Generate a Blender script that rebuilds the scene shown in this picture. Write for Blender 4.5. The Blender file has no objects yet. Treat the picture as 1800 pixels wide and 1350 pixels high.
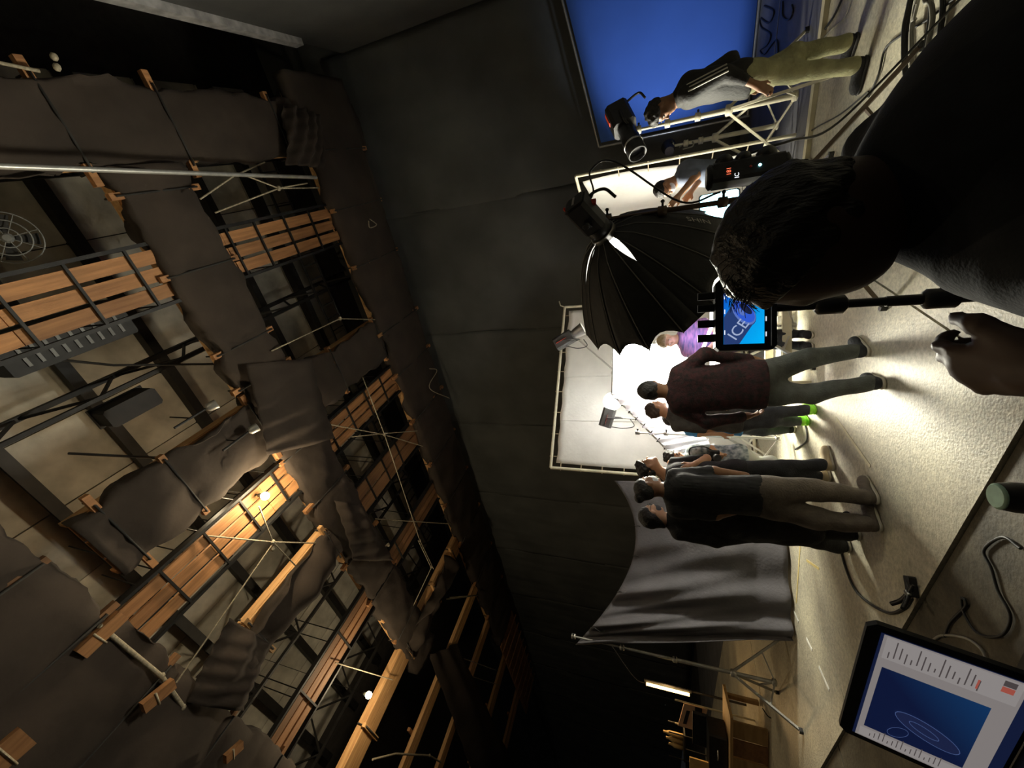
import bpy, math, random
import numpy as np
from mathutils import Vector, Matrix
random.seed(4); rng = np.random.default_rng(7)
SC = bpy.context.scene; COL = SC.collection
# ------------------------------------------------------------------ camera (the photograph lies on its side: world up is image left)
FPX = 676.0; HORIZON = 1150.0; EYE = 1.62
TILT = math.atan((HORIZON - 900) / FPX)
F = np.array([0, math.cos(TILT), math.sin(TILT)]); R = np.array([1., 0, 0]); U = np.array([0, -math.sin(TILT), math.cos(TILT)])
CAM = np.array([0, 0, EYE])
cd = bpy.data.cameras.new('camera'); cam = bpy.data.objects.new('camera', cd); COL.objects.link(cam)
cd.sensor_width = 36; cd.lens = FPX / 1800 * 36; cd.clip_start = .05; cd.clip_end = 200
cam.matrix_world = Matrix(((-U[0], R[0], -F[0], CAM[0]), (-U[1], R[1], -F[1], CAM[1]), (-U[2], R[2], -F[2], CAM[2]), (0, 0, 0, 1)))
SC.camera = cam
# ------------------------------------------------------------------ world, exposure
w = bpy.data.worlds.new('world'); SC.world = w; w.use_nodes = True
w.node_tree.nodes['Background'].inputs[0].default_value = (.9, .95, 1, 1)
w.node_tree.nodes['Background'].inputs[1].default_value = .006
vs = SC.view_settings; vs.view_transform = 'Standard'; vs.look = 'None'; vs.exposure = 0; vs.gamma = 1; vs.use_curve_mapping = False

def lamp(name, kind, loc, power, col, target=None, size=None, size_y=None, spot=None, blend=.4, radius=None):
    L = bpy.data.lights.new(name, kind); L.energy = power; L.color = col
    if kind == 'AREA':
        L.shape = 'RECTANGLE' if size_y else 'DISK'; L.size = size
        if size_y: L.size_y = size_y
    if kind == 'SPOT': L.spot_size = math.radians(spot); L.spot_blend = blend
    if radius is not None: L.shadow_soft_size = radius
    o = bpy.data.objects.new(name, L); COL.objects.link(o); o.location = loc
    if target is not None:
        d = Vector(target) - Vector(loc); o.rotation_euler = d.to_track_quat('-Z', 'Y').to_euler()
    return o

# ------------------------------------------------------------------ measuring helpers (points of the place, at a stated depth or height)
def ray(x, y): return F + (675 - y) / FPX * R - (x - 900) / FPX * U
def at(x, y, Y):
    d = ray(x, y); return CAM + d * (Y / d[1])
def gz(x, y, z=0.):
    d = ray(x, y); return CAM + d * ((z - EYE) / d[2])
AZ = math.radians(31.5)
D1 = np.array([-math.cos(AZ), math.sin(AZ), 0]); D2 = np.array([math.sin(AZ), math.cos(AZ), 0]); UP = np.array([0, 0, 1.])
def W(s, t, z): return D1 * s + D2 * t + UP * z          # stage axes: s along the back wall to the left, t towards the back wall
def on_t(x, y, t):
    d = ray(x, y); return CAM + d * (t / float(d @ D2))
def V(*a): return np.array(a, float)
def nrm(v):
    v = np.asarray(v, float); return v / (np.linalg.norm(v) + 1e-12)
def frame(d, up=UP):
    d = nrm(d); a = np.cross(d, up)
    if np.linalg.norm(a) < 1e-4: a = np.cross(d, V(1, 0, 0))
    a = nrm(a); return a, np.cross(a, d)

# ------------------------------------------------------------------ materials
MATS = {}
def mat(name, col, rough=.75, metal=0, var=.18, scale=6., bump=0., bscale=None, stretch=(1, 1, 1), rnd=0., emit=None, estr=0., col2=None, detail=4, spec=.5, trans=0., rotz=0., fine=0.):
    if name in MATS: return MATS[name]
    m = bpy.data.materials.new(name); m.use_nodes = True; nt = m.node_tree; N = nt.nodes; L = nt.links
    b = N['Principled BSDF']; b.inputs['Roughness'].default_value = rough; b.inputs['Metallic'].default_value = metal
    b.inputs['Specular IOR Level'].default_value = spec
    if trans: b.inputs['Transmission Weight'].default_value = trans
    tc = N.new('ShaderNodeTexCoord'); mp = N.new('ShaderNodeMapping'); mp.inputs['Scale'].default_value = stretch
    if rotz:
        mq = N.new('ShaderNodeMapping'); mq.inputs['Rotation'].default_value = (0, 0, rotz); L.new(tc.outputs['Object'], mq.inputs['Vector']); L.new(mq.outputs['Vector'], mp.inputs['Vector'])
    else: L.new(tc.outputs['Object'], mp.inputs['Vector'])
    nz = N.new('ShaderNodeTexNoise'); nz.inputs['Scale'].default_value = scale; nz.inputs['Detail'].default_value = detail
    L.new(mp.outputs['Vector'], nz.inputs['Vector'])
    cr = N.new('ShaderNodeValToRGB'); e = cr.color_ramp.elements
    c2 = col2 if col2 else tuple(c * (1 - var) for c in col); c1 = col if col2 else tuple(min(1, c * (1 + var)) for c in col)
    e[0].position = .32; e[1].position = .68
    e[0].color = (*c2, 1); e[1].color = (*c1, 1)
    L.new(nz.outputs['Fac'], cr.inputs['Fac']); out = cr.outputs['Color']
    if fine:
        n3 = N.new('ShaderNodeTexNoise'); n3.inputs['Scale'].default_value = fine; n3.inputs['Detail'].default_value = 6; n3.inputs['Roughness'].default_value = .75; L.new(mp.outputs['Vector'], n3.inputs['Vector'])
        r3 = N.new('ShaderNodeMapRange'); r3.inputs['From Min'].default_value = .33; r3.inputs['From Max'].default_value = .67; r3.inputs['To Min'].default_value = .68; r3.inputs['To Max'].default_value = 1.3; L.new(n3.outputs['Fac'], r3.inputs['Value'])
        h3 = N.new('ShaderNodeHueSaturation'); L.new(r3.outputs['Result'], h3.inputs['Value']); L.new(out, h3.inputs['Color']); out = h3.outputs['Color']
    if rnd:
        oi = N.new('ShaderNodeObjectInfo'); mr = N.new('ShaderNodeMapRange')
        mr.inputs['To Min'].default_value = 1 - rnd; mr.inputs['To Max'].default_value = 1 + rnd
        L.new(oi.outputs['Random'], mr.inputs['Value'])
        hs = N.new('ShaderNodeHueSaturation'); L.new(mr.outputs['Result'], hs.inputs['Value']); L.new(out, hs.inputs['Color']); out = hs.outputs['Color']
    L.new(out, b.inputs['Base Color'])
    if emit:
        b.inputs['Emission Color'].default_value = (*emit, 1); b.inputs['Emission Strength'].default_value = estr
    if bump:
        n2 = N.new('ShaderNodeTexNoise'); n2.inputs['Scale'].default_value = bscale or scale * 6; n2.inputs['Detail'].default_value = 3
        L.new(mp.outputs['Vector'], n2.inputs['Vector'])
        bp = N.new('ShaderNodeBump'); bp.inputs['Strength'].default_value = bump; bp.inputs['Distance'].default_value = .02
        L.new(n2.outputs['Fac'], bp.inputs['Height']); L.new(bp.outputs['Normal'], b.inputs['Normal'])
    MATS[name] = m; return m
def emat(name, col, s):
    if name in MATS: return MATS[name]
    m = bpy.data.materials.new(name); m.use_nodes = True; nt = m.node_tree; b = nt.nodes['Principled BSDF']
    b.inputs['Base Color'].default_value = (*[c * .03 for c in col], 1)
    b.inputs['Emission Color'].default_value = (*col, 1); b.inputs['Emission Strength'].default_value = s; b.inputs['Roughness'].default_value = .5
    MATS[name] = m; return m
def wood(name, col, col2, dirv=None, rough=.7, rnd=.25):
    """timber: long streaks along the piece (object z turned to dirv by the mapping), knots"""
    if name in MATS: return MATS[name]
    m = mat(name, col, rough, col2=col2, scale=1.6, stretch=(7, 7, .35), rnd=rnd, detail=7, bump=.15, bscale=9)
    return m

# ------------------------------------------------------------------ mesh building
class MB:
    def __init__(s): s.v = []; s.f = []; s.sm = []
    def add(s, vs, fs, smooth=False):
        o = len(s.v); s.v += [tuple(map(float, p)) for p in vs]; s.f += [tuple(i + o for i in f) for f in fs]; s.sm += [smooth] * len(fs); return s
    def hexa(s, p):   # eight corners: bottom loop then top loop
        return s.add(p, [(3, 2, 1, 0), (4, 5, 6, 7), (0, 1, 5, 4), (1, 2, 6, 5), (2, 3, 7, 6), (3, 0, 4, 7)])
    def box(s, c, ax, ay, az):   # centre and three half-axis vectors
        c, ax, ay, az = (np.asarray(q, float) for q in (c, ax, ay, az))
        return s.hexa([c + i * ax + j * ay + k * az for k in (-1, 1) for i, j in ((-1, -1), (1, -1), (1, 1), (-1, 1))])
    def bbox(s, c, ax, ay, az, ch=.012):  # box with chamfered vertical edges (along az)
        c, ax, ay, az = (np.asarray(q, float) for q in (c, ax, ay, az)); lx, ly = np.linalg.norm(ax), np.linalg.norm(ay)
        ux, uy = ax / lx, ay / ly; ch = min(ch, lx * .8, ly * .8)
        pr = [(-lx + ch, -ly), (lx - ch, -ly), (lx, -ly + ch), (lx, ly - ch), (lx - ch, ly), (-lx + ch, ly), (-lx, ly - ch), (-lx, -ly + ch)]
        vs = [c + k * az + ux * p[0] + uy * p[1] for k in (-1, 1) for p in pr]
        return s.add(vs, [tuple(range(7, -1, -1)), tuple(range(8, 16))] + [(i, (i + 1) % 8, 8 + (i + 1) % 8, 8 + i) for i in range(8)])
    def beam(s, p, q, w, h, up=UP):
        p, q = np.asarray(p, float), np.asarray(q, float); a, b = frame(q - p, up)
        return s.hexa([e + i * a * w / 2 + j * b * h / 2 for e in (p, q) for i, j in ((-1, -1), (1, -1), (1, 1), (-1, 1))])
    def tube(s, pts, r, n=8, caps=True, smooth=True):
        pts = [np.asarray(p, float) for p in pts]; m = len(pts); rs = r if hasattr(r, '__len__') else [r] * m
        vs = []; pa = None
        for i, p in enumerate(pts):
            d = nrm(pts[min(i + 1, m - 1)] - pts[max(i - 1, 0)])
            if pa is None: a, b = frame(d)
            else:
                a = nrm(pa - d * (pa @ d)); b = np.cross(a, d)
            pa = a
            for k in range(n):
                t = 2 * math.pi * k / n; vs.append(p + rs[i] * (math.cos(t) * a + math.sin(t) * b))
        fs = [(i * n + k, (i + 1) * n + k, (i + 1) * n + (k + 1) % n, i * n + (k + 1) % n) for i in range(m - 1) for k in range(n)]
        s.add(vs, fs, smooth)
        if caps: s.add(vs[:n], [tuple(range(n))]); s.add(vs[-n:], [tuple(range(n - 1, -1, -1))])
        return s
    def lathe(s, o, d, prof, n=20, smooth=True, up=UP, cap=True):   # prof: (distance along d, radius)
        o = np.asarray(o, float); d = nrm(d); return s.tube_r(o, d, prof, n, smooth, up, cap)
    def tube_r(s, o, d, prof, n, smooth, up, cap):
        a, b = frame(d, up); vs = []
        for (h, r) in prof:
            for k in range(n):
                t = 2 * math.pi * k / n; vs.append(o + d * h + r * (math.cos(t) * a + math.sin(t) * b))
        m = len(prof)
        s.add(vs, [(i * n + k, (i + 1) * n + k, (i + 1) * n + (k + 1) % n, i * n + (k + 1) % n) for i in range(m - 1) for k in range(n)], smooth)
        if cap: s.add(vs[:n], [tuple(range(n))]); s.add(vs[-n:], [tuple(range(n - 1, -1, -1))])
        return s
    def grid(s, P, thick=0., smooth=True, dirn=None):   # P[i][j] points; thick makes it a closed sheet
        P = np.asarray(P, float); a, b = P.shape[:2]
        def faces(off, flip):
            out = []
            for i in range(a - 1):
                for j in range(b - 1):
                    q = (i * b + j, (i + 1) * b + j, (i + 1) * b + j + 1, i * b + j + 1)
                    out.append(tuple(off + k for k in (q[::-1] if flip else q)))
            return out
        if not thick: return s.add(P.reshape(-1, 3), faces(0, False), smooth)
        du = np.gradient(P, axis=0); dv = np.gradient(P, axis=1); n = np.cross(du, dv); n /= (np.linalg.norm(n, axis=2, keepdims=True) + 1e-9)
        A = P + n * thick / 2; B = P - n * thick / 2; nn = a * b
        fs = faces(0, False) + faces(nn, True)
        for j in range(b - 1):
            fs.append((j, j + 1, nn + j + 1, nn + j)); e = (a - 1) * b; fs.append((e + j + 1, e + j, nn + e + j, nn + e + j + 1))
        for i in range(a - 1):
            fs.append(((i + 1) * b, i * b, nn + i * b, nn + (i + 1) * b)); e = b - 1; fs.append((i * b + e, (i + 1) * b + e, nn + (i + 1) * b + e, nn + i * b + e))
        return s.add(np.concatenate([A.reshape(-1, 3), B.reshape(-1, 3)]), fs, smooth)
    def sphere(s, c, r, n=12, m=8):
        c = np.asarray(c, float); r = np.asarray(r if hasattr(r, '__len__') else (r, r, r), float); vs = []
        for i in range(m + 1):
            p = math.pi * i / m
            for k in range(n): vs.append(c + r * np.array([math.sin(p) * math.cos(2 * math.pi * k / n), math.sin(p) * math.sin(2 * math.pi * k / n), math.cos(p)]))
        return s.add(vs, [(i * n + k, (i + 1) * n + k, (i + 1) * n + (k + 1) % n, i * n + (k + 1) % n) for i in range(m) for k in range(n)], True)
    def prism(s, poly, ext):   # planar loop of 3-D points pushed along ext
        n = len(poly); poly = [np.asarray(p, float) for p in poly]; e = np.asarray(ext, float)
        return s.add(poly + [p + e for p in poly], [tuple(range(n - 1, -1, -1)), tuple(range(n, 2 * n))] + [(i, (i + 1) % n, n + (i + 1) % n, n + i) for i in range(n)])
    def mesh(s, name):
        me = bpy.data.meshes.new(name); me.from_pydata(s.v, [], s.f)
        me.polygons.foreach_set('use_smooth', s.sm); me.update(); return me
def obj(name, mb, m, parent=None):
    me = mb.mesh(name) if isinstance(mb, MB) else mb
    o = bpy.data.objects.new(name, me); COL.objects.link(o)
    if m is not None and not me.materials: me.materials.append(m)
    if parent is not None:
        o.parent = parent
        if parent.type == 'EMPTY': o.location = -Vector(parent.location)
    return o
def tag(o, label, cat, group=None, kind=None):
    o['label'] = label; o['category'] = cat
    if group: o['group'] = group
    if kind: o['kind'] = kind
    return o
def thing(name, label, cat, loc, group=None):
    o = bpy.data.objects.new(name, None); COL.objects.link(o); o.location = [float(q) for q in loc]; o.empty_display_size = .1
    return tag(o, label, cat, group)
def struct(name, mb, m, label=None, parent=None):
    o = obj(name, mb, m, parent)
    if parent is None: o['kind'] = 'structure'
    if label: o['label'] = label
    return o
def smooth_path(pts, n=8):
    P = [np.asarray(p, float) for p in pts]; Q = [2 * P[0] - P[1]] + P + [2 * P[-1] - P[-2]]; out = []
    for i in range(1, len(Q) - 2):
        a, b, c, d = Q[i - 1:i + 3]
        for k in range(n):
            t = k / n; out.append(.5 * (2 * b + (c - a) * t + (2 * a - 5 * b + 4 * c - d) * t * t + (3 * b - a - 3 * c + d) * t ** 3))
    return out + [P[-1]]
# ------------------------------------------------------------------ palette
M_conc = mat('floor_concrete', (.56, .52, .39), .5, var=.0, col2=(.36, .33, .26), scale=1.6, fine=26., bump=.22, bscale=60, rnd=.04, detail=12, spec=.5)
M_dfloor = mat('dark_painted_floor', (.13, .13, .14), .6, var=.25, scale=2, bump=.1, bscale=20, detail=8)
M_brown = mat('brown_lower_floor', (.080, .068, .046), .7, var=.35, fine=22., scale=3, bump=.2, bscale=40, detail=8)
M_joint = mat('joint_dirt', (.05, .045, .04), .9)
M_wall = mat('black_backdrop_cloth', (.080, .084, .080), .9, var=.22, scale=.8, bump=.2, bscale=25, detail=6, rnd=.12)
M_rwall = mat('grey_plaster', (.075, .074, .07), .9, var=.15, scale=1.2, bump=.15, bscale=30)
M_trim = mat('worn_white_beam', (.42, .41, .40), .8, var=.3, scale=7)
M_roof = mat('roof_concrete', (.54, .52, .45), .9, var=.25, scale=2.2, bump=.2, bscale=14, rnd=.18, detail=8)
M_steel = mat('dark_steel', (.018, .017, .016), .6, .3, var=.3, scale=5)
M_plank = mat('pine_plank', (.52, .25, .095), .7, col2=(.30, .135, .05), scale=2.2, rotz=AZ, stretch=(9, .5, 9), rnd=.22, detail=8, bump=.15, bscale=10)
M_plankd = mat('old_brown_plank', (.34, .17, .07), .75, col2=(.22, .11, .05), scale=2.2, rotz=AZ, stretch=(9, .5, 9), rnd=.25, detail=8)
M_beam = mat('fresh_timber', (.74, .44, .19), .65, col2=(.50, .26, .10), scale=2.0, rotz=AZ, stretch=(9, .6, 9), rnd=.12, detail=8)
M_cloth = mat('black_gauze_cloth', (.046, .033, .024), .95, var=.25, scale=1.2, bump=.35, bscale=7, detail=5)
M_rope = mat('pale_rope', (.42, .36, .25), .9, var=.3, scale=30)
M_ropeb = mat('black_rope', (.03, .028, .025), .9)
M_pipe = mat('galvanised_pipe', (.50, .49, .45), .4, .5, var=.15, scale=8)
M_bulb = emat('bulb_glow', (1, .86, .48), 60)
M_bulbcase = mat('lamp_holder', (.15, .15, .14), .5)

# ------------------------------------------------------------------ the setting
KR = .909                                   # stage grid: measured at 9.3 m, built at 8.6 m
ZC = 8.6
TW = 10.15; SR = -2.92
LED = V(0, 0, -.05)
b = MB(); b.box(W(8, 2, -.30), D1 * 24, D2 * 12, UP * .2)
floor = struct('floor', b, M_joint, 'concrete stage floor with slab joints')
for i in range(-3, 5):                      # lit stage slabs, joints run with the stage axes
    s0 = 1.30 + 3.4 * i
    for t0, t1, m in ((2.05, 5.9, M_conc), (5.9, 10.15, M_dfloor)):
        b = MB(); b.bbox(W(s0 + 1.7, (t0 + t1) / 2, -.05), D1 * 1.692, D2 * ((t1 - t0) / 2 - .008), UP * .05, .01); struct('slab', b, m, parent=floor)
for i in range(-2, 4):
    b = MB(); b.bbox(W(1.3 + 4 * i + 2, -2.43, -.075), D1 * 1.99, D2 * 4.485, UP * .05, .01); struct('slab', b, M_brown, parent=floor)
# back wall: black cloth panels hung edge to edge
b = MB(); b.box(W(26, TW + .15, 5.5), D1 * 30, D2 * .1, UP * 5.5); wallb = struct('wall_back', b, M_wall, 'tall black cloth backdrop wall')
def nz2(x, y, k=0):
    return .5 * math.sin(1.7 * x + 2.3 * y + k) + .3 * math.sin(3.9 * x - 1.3 * y + 2 * k + 1) + .2 * math.sin(7.1 * x + 5.3 * y + 3 * k)
for i in range(14):
    s0 = SR + 3.6 * i; P = []
    for a in range(25):
        s = s0 + 3.66 * a / 24
        P.append([W(s, TW - .02 - .028 * nz2(s * 2.2, h * .5, i) - .012 * math.sin(s * 11 + h) * (h / 9), h) for h in np.linspace(.02, 9.2, 30)])
    b = MB(); b.grid(P, .012); struct('cloth_panel', b, M_wall, parent=wallb)
b = MB(); b.box(W(SR - .12, 2.5, 4.25), D1 * .12, D2 * 7.9, UP * 4.25); wallr = struct('wall_right', b, M_rwall, 'dark grey side wall')
b = MB(); b.box(W(SR + .02, 3.4, 8.40), D1 * .09, D2 * 5.2, UP * .10); struct('trim_1', b, M_trim, 'worn white beam along the top of the side wall')
# ceiling: concrete panels on dark purlins
b = MB(); b.box(W(24, 3, 11.75), D1 * 30, D2 * 9, UP * .1); ceil = struct('ceiling', b, M_joint, 'high roof of grey concrete panels')
pm = None
for i in range(13):
    for j in range(9):
        if pm is None:
            q = MB(); q.bbox(V(0, 0, 0), D1 * .66, D2 * .66, UP * .03, .02); pm = q.mesh('panel'); pm.materials.append(M_roof)
        o = bpy.data.objects.new('panel', pm); COL.objects.link(o); o.parent = ceil
        o.location = W(SR + .7 + 1.34 * i, -1.5 + 1.34 * j, 11.62 + .015 * random.random())
for j in range(9):
    b = MB(); t = -1.5 + 1.34 * j - .67
    b.beam(W(SR, t, 11.35), W(15, t, 11.35), .10, .30); b.beam(W(SR, t, 11.2), W(15, t, 11.2), .18, .03)
    struct('purlin', b, M_steel, parent=ceil)
for i, s in enumerate((-1.2, 2.0, 5.6, 9.0, 12.4)):
    b = MB()
    b.beam(W(s, -3, 10.9), W(s, 10, 10.9), .08, .12); b.beam(W(s, -3, 9.9), W(s, 10, 9.9), .06, .08)
    for k in range(9):
        t = -2.5 + 1.34 * k; b.beam(W(s, t, 9.9), W(s, t + .67, 10.9), .04, .04); b.beam(W(s, t + .67, 10.9), W(s, t + 1.34, 9.9), .04, .04)
    struct('roof_truss', b, M_steel, parent=ceil)
# ------------------------------------------------------------------ overhead catwalks
def L3(ax, u, v, z): return W(u, v, z) if ax == 's' else W(v, u, z)   # u runs along the walk, v across it
def planks(root, ax, lo, hi, u0, u1, z, n, m, th=.045, gap=.03, cuts=()):
    w = (hi - lo) / n
    seg = [u0] + list(cuts) + [u1]
    for k in range(n):
        v = lo + w * (k + .5)
        for a, c in zip(seg[:-1], seg[1:]):
            j = .04 * random.random() - .02; b = MB()
            b.box(L3(ax, (a + c) / 2, v, z + j * .5), (L3(ax, 1, 0, 0)) * ((c - a) / 2 - .006), L3(ax, 0, 1, 0) * (w / 2 - gap / 2), UP * th / 2)
            obj('plank', b, m, root)
def bearers(root, ax, lo, hi, us, z, m, over=.16, sz=.09):
    for u in us:
        b = MB(); e = over * (.6 + .8 * random.random()); b.beam(L3(ax, u, lo - e, z), L3(ax, u, hi + e, z), sz, sz); obj('bearer', b, m, root)
def hangers(root, ax, lo, hi, us, z, zt=11.2):
    for u in us:
        b = MB(); b.beam(L3(ax, u, lo - .05, z), L3(ax, u, hi + .05, z), .035, .035); obj('hanger_bar', b, M_steel, root)
        for v in (lo - .04, hi + .04):
            b = MB(); b.tube([L3(ax, u, v, z), L3(ax, u, v, zt)], .012, 6); obj('hanger_rod', b, M_steel, root)
def wrap(root, ax, lo, hi, u0, u1, z, ties, side=.30, sag=.10, seed=0, dips=()):
    n = max(12, int((u1 - u0) / .09)); P = []
    for i in range(n + 1):
        u = u0 + (u1 - u0) * i / n
        d = min([abs(u - t) for t in ties] + [.6]); pin = min(1, d / .35) ** .7
        sg = sag * pin * (.75 + .4 * nz2(u * 1.3, seed)); row = []
        hl = side * (.75 + .35 * nz2(u * 1.1, 3 + seed)) * (.55 + .45 * pin); hr = side * (.75 + .35 * nz2(u * .9, 7 + seed)) * (.55 + .45 * pin)
        for (a, c, dep, sd) in dips:                      # where the cloth has slipped and the timber shows
            if a < u < c: 
                k = math.sin(math.pi * (u - a) / (c - a)) * dep
                if sd < 0: hl -= k
                else: hr -= k
        prof = [(-.035, hl), (-.03, hl * .5), (-.02, 0)] + [(None, q) for q in np.linspace(.06, .94, 9)] + [(1.02, 0), (1.03, hr * .5), (1.035, hr)]
        wd = hi - lo
        for k, (a, c) in enumerate(prof):
            if a is None: v = lo + wd * c; h = -sg * math.sin(math.pi * c) ** .8 + .022 * nz2(u * 2.6, c * 4 + seed) + .012 * nz2(u * 6 + 3 * c, c * 9 - 2 * u + seed) * (1.4 - pin) - .014 * (1 - pin) * math.sin(c * 40) + .008 * math.sin(23 * c + 9 * u * (1 - 2 * (seed % 2)) + 2 * nz2(u, c))
            else: v = lo + wd * a + .06 * nz2(u * 2.1, seed + (0 if k < 3 else 4)) + .025 * nz2(u * 5, k) - (.05 if k < 3 else -.05) * (pin - 1) + (.05 * nz2(u * .8, seed + k) if k in (0, len(prof) - 1) else 0); h = c
            row.append(L3(ax, u, v, z + h))
        P.append(row)
    b = MB(); b.grid(P, .012); obj('cloth_wrap', b, M_cloth, root)
def tie(root, ax, lo, hi, u, z, h=.28):
    b = MB(); e = .05; b.tube([L3(ax, u, lo - e, z + h), L3(ax, u, lo - e, z - .02), L3(ax, u, (lo + hi) / 2, z - .03), L3(ax, u, hi + e, z - .02), L3(ax, u, hi + e, z + h)], .016, 6)
    obj('tie_rope', b, M_ropeb, root)
def catwalk(name, label, ax, lo, hi, u0, u1, ties, z=ZC, m=M_plank, npl=3, cloth=None, seed=0, dips=(), side=.30, sag=.10, grp='cloth wrapped catwalks', stringer=True, cuts=()):
    r = thing(name, label, 'catwalk', L3(ax, (u0 + u1) / 2, (lo + hi) / 2, z), grp)
    planks(r, ax, lo, hi, u0, u1, z + .12, npl, m, cuts=cuts)
    bearers(r, ax, lo, hi, ties, z + .055, m)
    if stringer:
        for v in (lo + .03, hi - .03):
            b = MB(); b.beam(L3(ax, u0, v, z + .22), L3(ax, u1, v, z + .22), .05, .17); obj('stringer', b, M_beam, r)
    for c in (cloth or [(u0, u1)]): wrap(r, ax, lo, hi, c[0], c[1], z, ties, side, sag, seed, dips)
    for u in ties: tie(r, ax, lo, hi, u, z)
    return r
catwalk('catwalk', 'long cloth wrapped catwalk running across the middle of the ceiling', 's', 4.05, 5.10, -.95, 13.2, (-.6, .55, 1.9, 2.6, 4.3, 5.6, 7.6, 9.2, 11.2), dips=((1.1, 1.8, .3, 1), (5.6, 6.4, .25, 1), (6.8, 7.6, .25, -1)), seed=1)
catwalk('catwalk', 'cloth wrapped catwalk running along the top of the black back wall', 's', 8.0, 9.75, -2.4, 19.5, (-1, .2, 1.5, 3.3, 4.6, 6.2, 8, 9.9, 12, 14.5, 17), npl=5, seed=2, dips=((3.3, 4.1, .25, -1), (4.6, 5.6, .22, -1), (8, 9.2, .3, 1)), z=ZC - .1, cuts=(5, 12))
catwalk('catwalk', 'cloth wrapped catwalk near the white topped side wall', 't', -1.92, -.95, 1.2, 10.0, (2.1, 3.9, 5.3, 7.4, 9.6), seed=3, dips=((3.9, 5.2, .30, -1), (6.2, 7.3, .25, -1), (2.6, 3.8, .32, 1), (3.9, 4.8, .3, 1)))
catwalk('catwalk', 'short cloth wrapped catwalk with timber showing along its edge', 't', 2.92, 3.95, 1.3, 8.2, (1.6, 2.5, 4.0, 5.2, 6.2, 7.9), seed=4, dips=((2.5, 4.0, .34, -1), (5.5, 7.8, .34, -1)), z=ZC - .02)
catwalk('catwalk', 'wide dark cloth wrapped catwalk in the ceiling above the laptop', 's', -2.6, .86, 1.0, 9.8, (1.4, 3.1, 4.2, 5.6, 7.4, 9.2), npl=8, seed=5, dips=((4.4, 5.3, .3, 1),), sag=.22, z=ZC - .05, m=M_plankd)
def open_walk(name, label, lo, hi, u0, u1, n, m, bars, z=ZC, grp='open plank walkways', cuts=()):
    r = thing(name, label, 'catwalk', L3('t', (u0 + u1) / 2, (lo + hi) / 2, z), grp)
    planks(r, 't', lo, hi, u0, u1, z + .10, n, m, gap=.055, cuts=cuts); hangers(r, 't', lo, hi, bars, z + .05)
    for v in (lo - .06, hi + .06):
        b = MB(); b.beam(L3('t', u0, v, z + .08), L3('t', u1, v, z + .08), .05, .10); obj('side_rail', b, M_steel, r)
    return r
open_walk('plank_walkway', 'open plank walkway beside the ceiling fan', .10, .84, -1.5, 8.0, 3, M_plank, (-.6, .4, 1.4, 2.3, 3.0, 3.7, 5.3, 5.9, 6.6, 7.3), cuts=(2.2, 5.2))
open_walk('plank_walkway', 'open plank walkway lit by the hanging bulb nearest the middle', 4.34, 5.08, .6, 8.4, 3, M_plank, (.9, 1.6, 2.3, 3.0, 3.7, 5.3, 6.0, 6.7, 7.4), cuts=(3.4, 6))
open_walk('plank_walkway', 'dim plank walkway beyond the bright double timbers', 8.75, 9.45, -1.5, 7.9, 3, M_plankd, (-.5, .6, 1.8, 3.0, 5.5, 6.5))
r = catwalk('timber_walk', 'bright double timber walkway with black cloth slung beneath it', 't', 6.30, 7.10, 1.5, 4.2, (1.9, 3.9), npl=2, m=M_beam, seed=6, cloth=[(1.0, 4.0)], dips=((1.0, 4.0, .55, -1),), side=.35, sag=.45, grp='timber walkways', z=ZC - .08)
open_walk('plank_walkway', 'plank walkway between the long catwalk and the back wall', 6.30, 7.10, 5.1, 8.0, 2, M_plankd, (5.6, 6.3, 7.0))
catwalk('timber_walk', 'broad bright timber beam beside the lower hanging bulb', 't', 11.7, 12.4, .2, 8.0, (2.2, 4.2, 6.0, 7.4), npl=2, m=M_beam, seed=8, cloth=[(4.1, 7.2)], dips=((4.1, 7.2, .55, -1),), sag=.35, grp='timber walkways', z=ZC - .05)
for (lo, hi, u0, u1, lab) in ((14.6, 15.1, 2, 8, 'thin far timber beam behind the lower bulb'), (17.2, 17.7, 1.5, 8, 'far timber beam third from the left end'), (20.8, 21.4, 3.0, 8.2, 'far bright timber beam near the warm strip light'), (24.5, 25.2, 4, 9, 'farthest timber beam above the black wall')):
    r = thing('timber_beam', lab, 'beam', W((lo + hi) / 2, (u0 + u1) / 2, ZC), 'far timber beams'); planks(r, 't', lo, hi, u0, u1, ZC + .05, 2, M_beam, th=.12, gap=.02); bearers(r, 't', lo, hi, (u0 + 1, u0 + 3), ZC + .16, M_plank)
r = thing('plank_deck', 'loose deck of brown planks at the far end of the back wall', 'catwalk', W(23, 8.9, ZC))
for k in range(7):
    b = MB(); b.beam(W(19.6, 8.05 + .26 * k, ZC - .1), W(27, 8.05 + .26 * k, ZC - .1), .22, .05); obj('plank', b, M_plank, r)
for k in range(9):
    b = MB(); b.beam(W(20 + .8 * k, 7.9, ZC - .15), W(20.3 + .8 * k, 9.9, ZC - .15), .05, .05); obj('cross_batten', b, M_plankd, r)
# rung truss beside the back wall walkway
r = thing('rung_truss', 'dark ladder like truss hung beside the back wall catwalk', 'truss', W(5, 7.6, ZC + .9))
for v in (7.45, 7.9):
    b = MB(); b.beam(W(-1, v, ZC + 1.0), W(13, v, ZC + 1.0), .04, .05); obj('rail', b, M_steel, r)
for k in range(40):
    b = MB(); b.beam(W(-.8 + .34 * k, 7.45, ZC + 1.0), W(-.8 + .34 * k, 7.9, ZC + 1.0), .03, .03); obj('rung', b, M_steel, r)
# hung pipe
b = MB(); b.tube([gz(-60, 290, 8.1), gz(556, 312, 8.1)], .032, 10); tag(obj('hung_pipe', b, M_pipe), 'thin white pipe slung under the catwalk near the side wall', 'pipe')
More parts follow.
